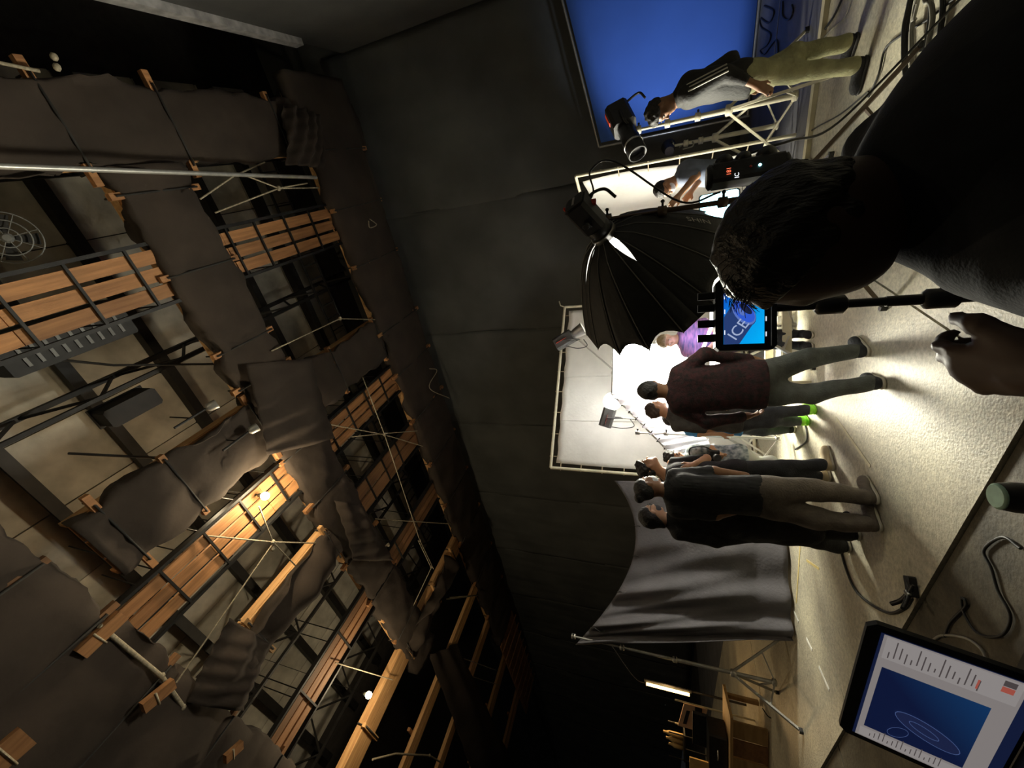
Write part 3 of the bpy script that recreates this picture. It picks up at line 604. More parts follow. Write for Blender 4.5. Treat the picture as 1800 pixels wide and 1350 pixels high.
b = MB(); b.tube([hb + V(.07, 0, .03), hb + V(.13, -.02, .1)], .008, 6); obj('lock_lever', b, M_plas, t); b = MB(); b.bbox(hb + V(.07, -.06, -.05), V(.02, 0, 0), V(0, .015, 0), V(0, 0, .02), .006); obj('red_knob', b, M_red, t)
b = MB(); b.tube(smooth_path([hb + V(.07, -.03, 0), hb + V(.15, -.05, -.05), hb + V(.30, -.05, -.03), hb + V(.33, -.05, -.2), V(PX + .03, PY - .04, 1.45), V(PX + .05, PY - .05, 1.2)]), .007, 6); obj('head_cable', b, M_cable, t)
st = stand('dark stand carrying the parabolic softbox with a wide spread leg', (PX, PY), 1.97, .80, .95, 75, m=M_brownp, r=.022, leg_m=M_brownp)
b = MB(); b.bbox(yk, V(.03, 0, 0), V(0, .03, 0), V(0, 0, .05), .01); obj('head_clamp', b, M_blackm, st)
# power unit hung on that stand
c = at(1312, 302, 2.86); t = thing('power_unit', 'black power unit with lit display hung on the softbox stand', 'power unit', c)
b = MB(); b.bbox(c, V(.065, 0, .0), V(0, .07, 0), V(0, 0, .20), .018); obj('case', b, M_plas, t)
for dz, rr in ((.13, .05), (.02, .045), (-.11, .055)):
    S_ = MB(); S_.sphere(c + V(.085, 0, dz), (rr, .06, rr * 1.1), 10, 8); obj('padded_bump', S_, M_plas, t)
b = MB(); b.lathe(c + UP * .2, UP, [(0, .075), (.02, .08), (.035, .06)], 14); obj('bumper', b, M_blackm, t); b = MB(); b.lathe(c - UP * .2, -UP, [(0, .07), (.02, .075), (.035, .05)], 14); obj('bumper', b, M_blackm, t)
fx = c + V(-.01, -.0715, 0); M_dr = emat('display_red', (1, .18, .08), 1.6); M_dw = emat('display_white', (.9, .95, 1), 1.6); M_dc = emat('status_led', (.3, .95, 1), 6)
obj('display_digits', text_mesh('181', .036, fx + V(-.03, -.002, .10), V(1, 0, 0), V(0, 0, 1)), M_dr, t); obj('display_digits', text_mesh('IC', .036, fx + V(-.055, -.002, .055), V(1, 0, 0), V(0, 0, 1)), M_dw, t)
b = MB(); b.sphere(fx + V(.005, -.002, -.06), (.009, .005, .009), 8, 6); obj('status_light', b, M_dc, t); b = MB(); b.sphere(fx + V(.005, -.002, -.01), (.008, .005, .008), 8, 6); obj('button', b, M_red, t)
b = MB(); b.tube(smooth_path([c + V(.1, 0, .05), c + V(.13, 0, -.1), c + V(.16, .02, -.25), V(PX + .45, PY + .1, .5), V(PX + .9, PY - .1, .02)]), .008, 6); obj('mains_cable', b, M_cable, t)
# ---- lamp on the crank stand by the man in the striped jacket
bs = gz(1426, 162); Yl = bs[1]
stand('tall ivory crank stand with crossed legs beside the blue screen', (bs[0], bs[1]), at(1120, 232, Yl)[2], .80, .75, 205, m=M_ivory, r=.03)
pA, pB = at(1086, 200, Yl - .05), at(1132, 292, Yl - .25); d = nrm(pB - pA); a_, b_ = frame(d); t = thing('fresnel_lamp', 'black lamp with a long barrel snoot aimed at the set', 'light', at(1110, 240, Yl))
b = MB(); b.bbox(pA + d * .10, a_ * .12, b_ * .14, d * .17, .04); obj('housing', b, M_plas, t)
b = MB(); b.box(pA + d * .02 + a_ * .0 - V(0, .145, 0) * 0 + b_ * .142, a_ * .03, b_ * .003, d * .09); obj('orange_strip', b, M_orange, t)
b = MB(); b.lathe(pA + d * .27, d, [(0, .09), (.04, .105), (.16, .10), (.18, .11), (.44, .115), (.45, .10), (.36, .095)], 20); obj('barrel', b, M_plas, t)
b = MB(); b.lathe(pA + d * .55, d, [(0, .118), (.012, .122), (.024, .118)], 20); obj('ring', b, M_alu, t)
b = MB(); b.tube(smooth_path([pA + a_ * .13 + d * .1, pA + a_ * .16 + d * .25, at(1120, 234, Yl)]), .016, 8); b.tube(smooth_path([pA - a_ * .13 + d * .1, pA - a_ * .14 + d * .3, at(1120, 234, Yl)]), .016, 8); obj('yoke', b, M_blackm, t)
b = MB(); b.tube(smooth_path([pA + d * -.02 + V(.1, 0, -.1), pA + V(.2, 0, -.25), pA + V(.12, 0, -.33)]), .014, 6); obj('handle', b, M_blackm, t)
bs = gz(1388, 216); stand('second ivory stand behind the crank stand', (bs[0], bs[1]), at(1178, 262, bs[1])[2], .85, .7, 150, m=M_ivory, r=.028)
c = at(1176, 262, bs[1]); t = thing('blue_gel_lamp', 'small lamp on the second ivory stand facing the blue screen', 'light', c); b = MB(); dd = nrm(V(5.3, 7.7, 1.5) - c); b.lathe(c - dd * .1, dd, [(0, .06), (.1, .075), (.16, .09), (.2, .1)], 16); obj('housing', b, M_blackm, t); b = MB(); b.tube(smooth_path([c + V(0, 0, -.13), c + V(.05, 0, -.28), c + V(-.05, -.05, -.30), c + V(-.04, 0, -.18)]), .01, 6); obj('cable_loop', b, M_cableg, t)
l = lamp('blue_wash', 'SPOT', c + dd * .14, 230, (.70, .80, 1), target=V(6.3, 7.2, 1.4), spot=72, blend=.8, radius=.1)
# ---- heads above the white frame
def cob(label, body, aim, Y, s=1., dome=False, post=None):
    o = at(*body, Y); d = nrm(at(*aim, Y) - o); a, e = frame(d); t = thing('studio_light', label, 'light', o)
    b = MB(); b.bbox(o, a * .10 * s, e * .10 * s, d * .15 * s, .03); obj('housing', b, mat('grey_lamp_case', (.045, .045, .045), .5, var=.2), t)
    b = MB(); b.box(o - d * .03 * s - V(0, .105, 0) * s, V(1, 0, 0) * .0 + a * .02 * s, V(0, .003, 0), d * .09 * s); obj('red_strip', b, M_orange, t)
    if dome: b = MB(); b.sphere(o + d * .28 * s, .15 * s, 18, 12); obj('dome', b, M_dome, t)
    else:
        b = MB(); b.lathe(o + d * .15 * s, d, [(0, .06 * s), (.03, .075 * s), (.2 * s, .105 * s)], 18, cap=False); obj('reflector', b, M_alu, t)
        b = MB(); b.lathe(o + d * .32 * s, d, [(0, .099 * s), (.005, .095 * s)], 18); obj('glow', b, M_cob, t)
    for q in (-1, 1):
        b = MB(); b.tube(smooth_path([o + a * q * .105 * s, o + a * q * .12 * s - UP * .12 * s, o - UP * .24 * s + a * q * .03]), .01 * s, 6); obj('yoke_arm', b, M_blackm, t)
    b = MB(); b.tube([o - UP * .22 * s, at(*post, Y)], .014, 8); obj('spigot', b, M_alu, t)
    b = MB(); b.tube(smooth_path([o - d * .1 + V(-.05, -.05, -.1), o + V(-.16, -.05, -.25), o + V(-.12, -.05, -.42), o + V(0, 0, -.35)]), .008, 6); obj('cable', b, M_cable, t)
    return t
M_dome = emat('dome_glow', (1, .98, .92), 2.2); M_cob = emat('cob_glow', (1, .97, .85), 12)
cob('studio light with red strip aimed down above the white frame', (992, 598), (1032, 574), 6.9, 1.15, post=(1078, 650))
cob('studio light with a glowing round dome behind the silk frame', (1068, 734), (1078, 700), 6.5, 1.0, dome=True, post=(1200, 742))
stand('boom post rising behind the white panel', at(1100, 655, 6.75)[:2], at(1076, 650, 6.75)[2], .7, .5, 10, r=.018)
stand('stand behind the silk frame for the domed light', at(1200, 742, 6.5)[:2], at(1180, 742, 6.5)[2], .7, .5, 40, r=.018)
lamp('dome_spill', 'SPOT', at(1076, 697, 6.5), 190, (1, .97, .90), target=at(1040, 700, 8.0), spot=165, blend=.3, radius=.15)
lamp('silk_spill', 'POINT', at(1082, 697, 6.45), 45, (1, .97, .93), radius=.12)
lamp('cob_spill', 'SPOT', at(1034, 574, 6.9), 45, (1, .96, .86), target=at(1300, 480, 6.4), spot=70, blend=.6, radius=.08)
# ---- cyan LED head low behind the softbox
c = at(1264, 370, 4.75); t = thing('cyan_led_head', 'small glowing cyan white lamp low behind the softbox', 'light', c); d = nrm(V(.1, -1, .1)); a, e = frame(d)
b = MB(); b.bbox(c, a * .19, e * .20, d * .05, .02); obj('housing', b, M_plas, t); b = MB(); b.bbox(c + d * .055, a * .175, e * .185, d * .006, .02); obj('led_face', b, emat('cyan_glow', (.42, .88, 1), 5), t)
lamp('led_beam', 'SPOT', c + V(.2, .15, .1), 60, (1, .93, .70), target=V(2.6, 4.0, .8), spot=85, blend=.7, radius=.10)
stand('short stand under the cyan lamp', (c[0], c[1] + .06), c[2] - .1, .5, .4, 10, r=.014)
# ---- product table
t = thing('product_table', 'ivory timber table behind the monitor with rails near the floor', 'table', V(.95, 5.45, 0))
b = MB(); b.box(V(.95, 5.5, .88), V(1.05, 0, 0), V(0, .42, 0), V(0, 0, .02)); obj('table_top', b, M_white, t)
for x in (.0, 1.9):
    for y in (5.14, 5.86):
        b = MB(); b.box(V(x, y, .43), V(.035, 0, 0), V(0, .035, 0), V(0, 0, .43)); obj('leg', b, M_plyw, t)
for y in (5.14, 5.86):
    for z in (.22, .72):
        b = MB(); b.box(V(.95, y, z), V(.95, 0, 0), V(0, .02, 0), V(0, 0, .045)); obj('rail', b, M_plyw, t)
for x in (.0, 1.9):
    b = MB(); b.box(V(x, 5.5, .22), V(.02, 0, 0), V(0, .36, 0), V(0, 0, .045)); obj('rail', b, M_plyw, t)
c = V(.62, 5.45, .90); t = thing('drink_can', 'blue drinks can on the product table', 'can', c); b = MB(); b.lathe(c, UP, [(0, .024), (.008, .031), (.10, .031), (.115, .026), (.118, .026)], 20); obj('body', b, mat('can_blue', (.03, .08, .3), .3, .6), t); b = MB(); b.lathe(c + UP * .116, UP, [(0, .024), (.002, .024)], 20); obj('lid', b, M_alu, t)
for k, (x, y, lab) in enumerate(((.35, 5.6, 'white box under the product table beside the monitor stand'), (.72, 5.75, 'second white box under the product table'))):
    b = MB(); b.bbox(V(x, y, .09), V(.13, 0, 0), V(0, .1, 0), V(0, 0, .09), .012); tag(obj('white_box', b, M_white), lab, 'box', 'boxes under the table')
b = MB(); a, q = at(1236, 612, 4.75), at(1256, 560, 4.75); b.tube([a, q], .018, 8); t = thing('led_tube', 'glowing violet white light tube held beside the monitor', 'light', (a + q) / 2); obj('tube', b, emat('violet_tube', (.80, .74, 1), 7), t)
for p, q2 in ((a, a + (a - q) * .08), (q, q + (q - a) * .08)): b = MB(); b.tube([p, q2], .02, 8); obj('end_cap', b, M_plas, t)
lamp('tube_spill', 'POINT', (a + q) / 2 + V(0, .12, .1), 5, (.75, .65, 1), radius=.1)
stand('chrome tripod stand behind the monitor', gz(1422, 570)[:2], 1.2, .62, .52, 250, r=.016)
# ---- monitor on its stand
def q4(x0, y0, x1, y1, Y): return at(x0, y0, Y), at(x0, y1, Y), at(x1, y1, Y), at(x1, y0, Y)
Ym = 1.36; mcn = at(1311, 551, Ym); hw_ = np.linalg.norm(at(1311, 487, Ym) - at(1311, 615, Ym)) / 2; hh_ = (at(1257, 551, Ym)[2] - at(1366, 551, Ym)[2]) / 2
t = thing('monitor', 'black field monitor showing a blue drinks can', 'monitor', mcn)
b = MB(); b.bbox(mcn + V(0, .03, 0), V(hw_, 0, 0), V(0, 0, hh_), V(0, .025, 0), .012); obj('case', b, M_plas, t)
sw, sh = hw_ * .83, hh_ * .66; so = mcn + V(-.0, .0035, hh_ * .06)
def scr(pts, m, name, par, dy=.0): 
    b = MB(); b.add([so + V(x * sw, -dy, y * sh) for x, y in pts], [tuple(range(len(pts)))]); n_ = np.cross(np.array(b.v[1]) - np.array(b.v[0]), np.array(b.v[2]) - np.array(b.v[1]))
    if n_[1] > 0: b.f[0] = b.f[0][::-1]
    return obj(name, b, m, par)
M_scr = bpy.data.materials.new('screen_blue'); M_scr.use_nodes = True; nt = M_scr.node_tree; tc = nt.nodes.new('ShaderNodeTexCoord'); sp = nt.nodes.new('ShaderNodeSeparateXYZ'); mr = nt.nodes.new('ShaderNodeMapRange'); cr = nt.nodes.new('ShaderNodeValToRGB'); bs_ = nt.nodes['Principled BSDF']
ad = nt.nodes.new('ShaderNodeMath'); ad.operation = 'ADD'; nt.links.new(tc.outputs['Generated'], sp.inputs[0]); nt.links.new(sp.outputs[0], ad.inputs[0]); nt.links.new(sp.outputs[2], ad.inputs[1]); nt.links.new(ad.outputs[0], mr.inputs[0]); mr.inputs[1].default_value = 0.; mr.inputs[2].default_value = 2.
cr.color_ramp.elements[0].color = (.0, .45, .95, 1); cr.color_ramp.elements[1].color = (.005, .06, .55, 1); nt.links.new(mr.outputs[0], cr.inputs[0]); nt.links.new(cr.outputs[0], bs_.inputs['Emission Color']); bs_.inputs['Emission Strength'].default_value = 1.0; bs_.inputs['Base Color'].default_value = (.01, .02, .05, 1); MATS['screen_blue'] = M_scr
so = so - V(0, 0, 0); scr([(-1, -1), (1, -1), (1, 1), (-1, 1)], M_scr, 'screen', t)
E1 = emat('can_side', (.02, .045, .16), 1.); E2 = emat('can_rim', (.10, .17, .50), 1.); E3_ = emat('can_lid', (.03, .10, .62), 1.); E4_ = emat('can_letter', (.35, .42, .62), 1.); E5_ = emat('screen_white', (.85, .9, 1), 1.); E6_ = emat('can_dark', (.01, .015, .05), 1.)
scr([(.28, .62), (-.09, .99), (-1, .99), (-1, .22), (-.22, -.60)], E1, 'can_body_image', t, .0004)
th = math.radians(-32)
def el(cx, cy, rx, ry, n=24): return [(cx + rx * math.cos(a) * math.cos(th) - ry * math.sin(a) * math.sin(th), cy + rx * math.cos(a) * math.sin(th) + ry * math.sin(a) * math.cos(th)) for a in np.linspace(0, 2 * math.pi, n, endpoint=False)]
th = math.radians(62)
scr(el(.04, 0, .66, .36), E1, 'can_rim_image', t, .0006); scr(el(.05, 0, .64, .34), E2, 'can_rim_image', t, .0008); scr(el(.07, -.01, .58, .28), E3_, 'can_lid_image', t, .0012); scr(el(.16, -.10, .34, .12), E6_, 'can_tab_image', t, .0016); scr(el(.06, .14, .22, .08), E2, 'can_tab_image', t, .002)
s_ax = nrm(V(.62, 0, .55)); s_up = nrm(V(-.60, 0, .75)); obj('can_lettering', text_mesh('ICE', .045, so + V(-.90 * sw, -.0022, .42 * sh), nrm(V(.80, 0, -.60)), nrm(V(.60, 0, .80)), 0), E4_, t)
for k, (x, z) in enumerate(((-.6, .95), (.1, .95), (.6, .96), (-.7, -1.08), (-.2, -1.08), (.35, -1.08), (.8, -1.08))):
    b = MB(); b.box(so + V(x * sw, -.001, z * sh), V(.007, 0, 0), V(0, .0006, 0), V(0, 0, .0014)); obj('screen_readout', b, E5_, t)
for x in (-.62, -.2, .25, .6):
    p = mcn + V(x * hw_, .03, hh_); b = MB(); b.bbox(p + UP * .022, V(.012, 0, 0), V(0, .008, 0), V(0, 0, .026), .004); obj('antenna', b, M_plas, t)
b = MB(); b.tube([mcn + V(-hw_ * .9, .002, -hh_ * .82), mcn + V(hw_ * .9, .002, -hh_ * .82)], .0015, 5); obj('bezel_glint', b, M_alu, t)
pb = V(at(1400, 539, Ym + .04)[0], Ym + .04, 0); t = thing('monitor_stand', 'black pole stand under the field monitor', 'stand', pb)
b = MB(); b.tube([pb + UP * .55, pb + UP * (mcn[2] - hh_)], .0125, 10); obj('upper_pole', b, M_blackm, t); b = MB(); b.tube([pb + UP * .12, pb + UP * 1.0], .015, 10); obj('lower_pole', b, M_blackm, t)
for zz in (at(1470, 535, Ym)[2], at(1672, 530, Ym)[2]):
    b = MB(); b.lathe(pb + UP * (zz - .04), UP, [(0, .016), (.01, .028), (.07, .028), (.08, .016)], 12); o = obj('lock_collar', b, M_plas, t); b = MB(); b.tube([pb + UP * zz, pb + UP * zz + V(.05, -.01, -.01)], .010, 8); obj('knob', b, M_plas, o)
for k in range(3):
    a = math.radians(40 + 120 * k); b = MB(); b.tube([pb + UP * .5, pb + V(math.sin(a) * .45, math.cos(a) * .45, .0 if pb @ D2 + .45 * (V(math.sin(a), math.cos(a), 0) @ D2) > 2.05 else ZL + .005)], .011, 8); obj('leg', b, M_blackm, t)
# ---- laptop on a dark cart
TR, TL = V(-.466, .95, 1.226), V(-.787, 1.08, 1.226); ex = nrm(TR - TL); back = nrm(np.cross(ex, UP)); back = back if back[1] > 0 else -back; dn = nrm(-UP * .97 - ex * .12 - back * .16); W_, H_ = np.linalg.norm(TR - TL), .245
t = thing('laptop', 'open laptop showing a blue product photo on its screen', 'laptop', TL + dn * H_ + ex * W_ / 2)
cc = TL + ex * W_ / 2 + dn * H_ / 2; nb = nrm(np.cross(ex, dn)); nb = nb if nb[1] < 0 else -nb
b = MB(); b.bbox(cc - nb * .006, ex * W_ / 2, dn * H_ / 2, nb * .005, .014); obj('lid', b, M_plas, t)
def lp(x0, y0, x1, y1, m, name, k): 
    b = MB(); q = [TL + ex * W_ * x + dn * H_ * y + nb * (.0004 * k) for x, y in ((x0, y0), (x1, y0), (x1, y1), (x0, y1))]; b.add(q, [(0, 1, 2, 3)])
    if np.cross(np.array(q[1]) - q[0], np.array(q[2]) - q[1]) @ nb < 0: b.f[0] = b.f[0][::-1]
    return obj(name, b, m, t)
S0 = emat('screen_wall', (.006, .010, .035), 1.); S1 = emat('app_grey', (.20, .18, .175), 1.); S3 = emat('photo_teal', (.012, .05, .12), 1.); S4 = emat('ui_text', (.06, .05, .05), 1.); S5 = emat('ui_red', (.30, .07, .05), 1.); S6 = emat('photo_line', (.05, .08, .2), 1.); S7 = emat('ui_panel', (.24, .22, .215), 1.)
S2 = bpy.data.materials.new('photo_navy'); S2.use_nodes = True; nt = S2.node_tree; tc = nt.nodes.new('ShaderNodeTexCoord'); sp = nt.nodes.new('ShaderNodeSeparateXYZ'); sb2 = nt.nodes.new('ShaderNodeMath'); sb2.operation = 'SUBTRACT'; cr = nt.nodes.new('ShaderNodeValToRGB'); bs_ = nt.nodes['Principled BSDF']
nt.links.new(tc.outputs['Generated'], sp.inputs[0]); nt.links.new(sp.outputs[0], sb2.inputs[0]); nt.links.new(sp.outputs[2], sb2.inputs[1]); nt.links.new(sb2.outputs[0], cr.inputs[0]); cr.color_ramp.elements[0].color = (.004, .008, .035, 1); cr.color_ramp.elements[1].color = (.006, .035, .11, 1); nt.links.new(cr.outputs[0], bs_.inputs['Emission Color']); bs_.inputs['Emission Strength'].default_value = 1.; bs_.inputs['Base Color'].default_value = (.005, .005, .01, 1); MATS['photo_navy'] = S2
lp(.045, .09, .955, .97, S0, 'screen', 1); lp(.045, .11, .95, .90, S1, 'app_window', 2); lp(.15, .15, .70, .78, S2, 'photo', 3)
lp(.77, .13, .94, .88, S7, 'side_panel', 3); lp(.055, .13, .13, .88, S7, 'side_panel', 3)
for k in range(16): lp(.785 + .01 * (k % 3), .16 + .034 * k, .785 + .05 + .03 * ((k * 7) % 4), .168 + .034 * k, S4, 'text_line', 4); lp(.075, .2 + .03 * k, .10 + .02 * ((k * 5) % 4), .206 + .03 * k, S4, 'text_line', 4)
lp(.80, .66, .87, .672, S5, 'red_bar', 5); lp(.845, .78, .885, .845, S5, 'red_swatch', 5); lp(.89, .78, .93, .845, S4, 'grey_swatch', 5)
def lel(cx, cy, rx, ry, rot, m, name, k, ring=None):
    pts = []; 
    for a in np.linspace(0, 2 * math.pi, 28): 
        u, v = rx * math.cos(a), ry * math.sin(a); pts.append(TL + ex * W_ * cx + dn * H_ * cy + ex * (u * math.cos(rot) - v * math.sin(rot)) + dn * (u * math.sin(rot) + v * math.cos(rot)) + nb * .0004 * k)
    b = MB()
    if ring: b.tube(pts, ring, 5, caps=False)
    else:
        b.add(pts[:-1], [tuple(range(27))])
        if np.cross(np.array(pts[1]) - pts[0], np.array(pts[2]) - pts[1]) @ nb < 0: b.f[0] = b.f[0][::-1]
    obj(name, b, m, t)
lel(.32, .52, .056, .022, 2.0, E6_, 'can_top', 6); lel(.32, .52, .056, .022, 2.0, S6, 'can_edge', 6, .0006); lel(.325, .50, .026, .009, 2.0, S6, 'can_tab', 7, .0005); lel(.22, .36, .02, .012, .65, S6, 'can_edge', 7, .0004)
bc = TL + dn * H_ + ex * W_ / 2; fw = nrm(np.cross(UP, ex)); fw = fw if fw[1] < 0 else -fw; b = MB(); b.bbox(bc + fw * .12 - UP * .01, ex * W_ / 2, fw * .12, UP * .008, .014); o = obj('base', b, M_plas, t)
for r_ in range(5):
    for k in range(13):
        b = MB(); b.box(bc + fw * (.03 + .019 * r_) + ex * (k - 6) * .0235 - UP * .0005, ex * .0095, fw * .0075, UP * .001); obj('key', b, M_blackm, o)
t = thing('equipment_cart', 'black equipment cart under the laptop', 'cart', V(bc[0], bc[1], ZL)); cz = bc[2] - .03
b = MB(); b.box(bc * V(1, 1, 0) + UP * (cz - .015) + fw * .12 - ex * .1, ex * .36, fw * .22, UP * .012); obj('cart_top', b, M_plas, t)
for i in (-1, 1):
    for j in (-1, 1):
        p = bc * V(1, 1, 0) + fw * .12 - ex * .1 + ex * .33 * i + fw * .19 * j; b = MB(); b.tube([V(p[0], p[1], ZL + .002), V(p[0], p[1], cz - .025)], .015, 8); obj('leg', b, M_blackm, t)
b = MB(); b.box(bc * V(1, 1, 0) + UP * .3 + fw * .12 - ex * .1, ex * .34, fw * .2, UP * .012); obj('lower_shelf', b, M_plas, t)
# ---- floor things
b0 = gz(1465, -60), gz(1418, 300)
b = MB(); b.beam(b0[0] + UP * .022, b0[1] + UP * .022, .09, .045); tag(obj('floor_batten', b, M_plyw), 'cream timber batten lying on the floor below the blue screen', 'batten')
b = MB(); b.beam(gz(1378, -60) + UP * .003, gz(1352, 190) + UP * .003, .035, .004); tag(obj('floor_tape', b, M_trim), 'pale tape line on the dark floor before the blue screen', 'tape')
for k, (p, q) in enumerate((((1371, 1012), (1376, 1030)), ((1393, 1068), (1404, 1093)), ((1418, 1122), (1428, 1143)), ((1440, 1172), (1458, 1213)))):
    b = MB(); b.beam(gz(*p) + UP * .003, gz(*q) + UP * .003, .03, .003); tag(obj('tape_dash', b, mat("white_tape", (.8,.8,.75), .6)), ('nearest the dark cloth', 'second from the dark cloth', 'third from the dark cloth', 'nearest the laptop')[k] + ' of the white tape dashes on the floor', 'tape', 'white tape dashes')
for k, (p, q, lab) in enumerate((((1400, 1060), (1412, 880), 'long yellow tape line on the floor left of the group'), ((1440, 1000), (1418, 985), 'short yellow tape mark near the dark cloth'), ((1470, 735), (1530, 820), 'pale scratch line on the floor in front of the group'))):
    b = MB(); b.beam(gz(*p) + UP * .002, gz(*q) + UP * .002, .028, .003); tag(obj('tape_line', b, mat('yellow_tape', (.62, .5, .2), .7) if k < 2 else M_plyw), lab, 'tape')
def G(x, y, h=.012): return gz(x, y, 0) + UP * h if gz(x, y, 0) @ D2 > 2.06 else gz(x, y, ZL) + UP * h
CB = 'floor cables'
rc = gz(1628, 52); 
for k, (dr, off, lab) in enumerate(((.30, 0, 'largest loop of the black cable coil on the floor'), (.23, .04, 'middle loop of the black cable coil on the floor'), (.17, -.03, 'pale inner loop of the cable coil on the floor'))):
    tube_obj('cable_coil', lab, [rc + V((dr + .03 * math.sin(5 * a + k)) * math.cos(a) * 1.25 + off, (dr + .02 * math.sin(3 * a)) * .62 * math.sin(a) + off, .012 + .01 * k + .02 * a / 12) for a in np.linspace(.3 * k, 12.2 + .3 * k, 40)], .009, M_cable if k < 2 else M_cableg, 'cable', CB, 6)
tube_obj('cable', 'black cable running from the coil up to the man with the striped jacket', [G(1700, -20), G(1640, 30), G(1590, 60), G(1560, 85), G(1548, 130), G(1530, 170)], .008, M_cable, 'cable', CB)
tube_obj('cable', 'black cable crossing the batten by the jacketed mans feet', [G(1490, -20), G(1470, 25), G(1450, 55), G(1436, 80), G(1420, 92)], .010, M_cable, 'cable', CB)
tube_obj('cable', 'thin pale cable beside the black one at the batten', [G(1505, -20), G(1490, 25), G(1470, 45), G(1445, 70), G(1415, 85)], .006, M_cableg, 'cable', CB)
tube_obj('cable', 'tangled thin black cable below the blue screen', [G(1345, 10), G(1362, 20), G(1352, 40), G(1338, 32), G(1340, 48), G(1356, 60), G(1350, 78), G(1338, 88), G(1345, 95), G(1366, 70), G(1370, 100)], .010, M_cable, 'cable', CB)
tube_obj('cable', 'curled black cable on the dark floor right of the tangle', [G(1378, 2), G(1378, 28), G(1388, 34), G(1396, 20), G(1394, 8)], .010, M_cable, 'cable', CB)
tube_obj('cable', 'black cable from the power unit over the concrete to the softbox stand', [G(1530, 160), G(1480, 200), G(1440, 222), G(1405, 245)], .007, M_cable, 'cable', CB)
tube_obj('cable', 'black cable trailing from the group to the clamp on the floor', [G(1480, 965), G(1490, 1000), G(1505, 1035), G(1530, 1060), G(1565, 1078), G(1592, 1070), G(1605, 1052)], .010, M_cable, 'cable', CB)
tube_obj('cable', 'brown black cable snaking over the brown floor by the laptop', [G(1800, 965), G(1768, 945), G(1735, 968), G(1748, 1000), G(1760, 1040), G(1782, 1085), G(1765, 1118), G(1725, 1115), G(1700, 1080), G(1695, 1052), G(1703, 1065), G(1675, 1095), G(1665, 1120)], .007, M_cable, 'cable', CB)
tube_obj('cable', 'pale looped cable beside the laptop lid', [G(1640, 1130), G(1660, 1118), G(1700, 1122), G(1728, 1140), G(1742, 1165), G(1760, 1190)], .007, M_cableg, 'cable', CB)
tube_obj('cable', 'cable behind the man with the lime shoes', [G(1400, 790), G(1420, 775), G(1418, 750), G(1410, 735)], .009, M_cable, 'cable', CB)
# spring clamp on the floor
c = gz(1612, 1048) + UP * .0; t = thing('spring_clamp', 'black spring clamp lying on the floor between the cable and the step', 'clamp', c)
for k, (dx, dy, s_) in enumerate(((-.10, .05, 1), (-.06, -.08, -1))):
    b = MB(); b.tube(smooth_path([c + V(dx, dy, .11), c + V(dx * .5, dy * .4, .07), c + V(.02, 0, .04), c + V(.08, -dy * .5, .03)]), [.014] * 24 + [.01], 8); obj('jaw', b, M_plas, t)
b = MB(); b.lathe(c + V(0, -.02, .045), V(.3, 1, 0), [(0, .018), (.04, .018)], 12); obj('pivot', b, M_alu, t); b = MB(); b.bbox(c + V(.05, .02, .02), V(.06, .02, 0), V(-.01, .03, 0), V(0, 0, .02), .008); obj('grip', b, M_plas, t)
# black canister with pale green lid
c = gz(1776, 874, .42); t = thing('canister', 'black canister with a pale green lid standing on the brown floor', 'canister', V(c[0], c[1], ZL)); b = MB(); b.lathe(V(c[0], c[1], ZL), UP, [(0, .050), (.01, .054), (.44, .054), (.46, .05), (.475, .048)], 20); obj('body', b, M_plas, t)
b = MB(); b.lathe(V(c[0], c[1], ZL + .474), UP, [(0, .046), (.006, .047), (.012, .04)], 20); obj('lid', b, mat('pale_green_lid', (.45, .68, .54), .6, var=.1, scale=30), t)
# ---- warm corner at the far left
Yw = 8.2; wl = at(1136, 1202, Yw); wb = at(1212, 1202, Yw)
M_warm = emat('warm_tube', (1, .62, .22), 6)
t = thing('strip_light', 'warm glowing vertical strip light in the dark left corner', 'light', wb); b = MB(); b.tube([wl, V(wl[0], wl[1], wb[2])], .028, 10); obj('tube', b, M_warm, t)
b = MB(); b.bbox(V(wl[0] + .02, wl[1] + .06, (wl[2] + wb[2]) / 2), V(.03, 0, 0), V(0, .02, 0), V(0, 0, (wl[2] - wb[2]) / 2 + .04), .01); obj('batten', b, M_blackm, t); b = MB(); b.tube(smooth_path([wl, wl + V(.05, .05, .25), wl + V(.3, .6, .8)]), .008, 6); obj('cord', b, M_cable, t)
b = MB(); b.tube([V(wl[0] + .02, wl[1] + .08, 0), V(wl[0] + .02, wl[1] + .08, wl[2])], .02, 8); obj('post', b, M_blackm, t)
lamp('strip_spill', 'POINT', wl * .5 + wb * .5 + V(-.05, -.12, 0), 24, (1, .62, .26), radius=.12)
def board(name, label, cat, x0, y0, x1, y1, Y, m, th=.02):
    a, bq = at(x0, y0, Y), at(x1, y1, Y); zt, zb_ = max(a[2], bq[2]), min(a[2], bq[2]); c = V((a[0] + bq[0]) / 2, Y, (zt + zb_) / 2); return c, abs(a[0] - bq[0]) / 2, (zt - zb_) / 2
c, w2, h2 = board('', '', '', 1197, 1235, 1238, 1288, 7.6, None); t = thing('notice_board', 'cream paper notice pinned to a frame under the strip light', 'notice', V(c[0], c[1], 0))
b = MB(); b.box(c, V(w2, 0, -.05), V(0, .008, 0), V(0, 0, h2)); obj('sheet', b, mat('cream_paper', (.62, .42, .28), .8, var=.05), t)
for k in range(3): b = MB(); b.box(c + V(-.02, -.010, h2 * (.62 - .10 * k)), V(w2 * .6, 0, -.03), V(0, .001, 0), V(0, 0, .010)); obj('text_line', b, M_blackm, t)
b = MB(); b.box(c + V(w2 * .75, -.012, -h2 * .5), V(w2 * .25, 0, 0), V(0, .004, 0), V(0, 0, h2 * .3)); obj('dark_tab', b, M_blackm, t)
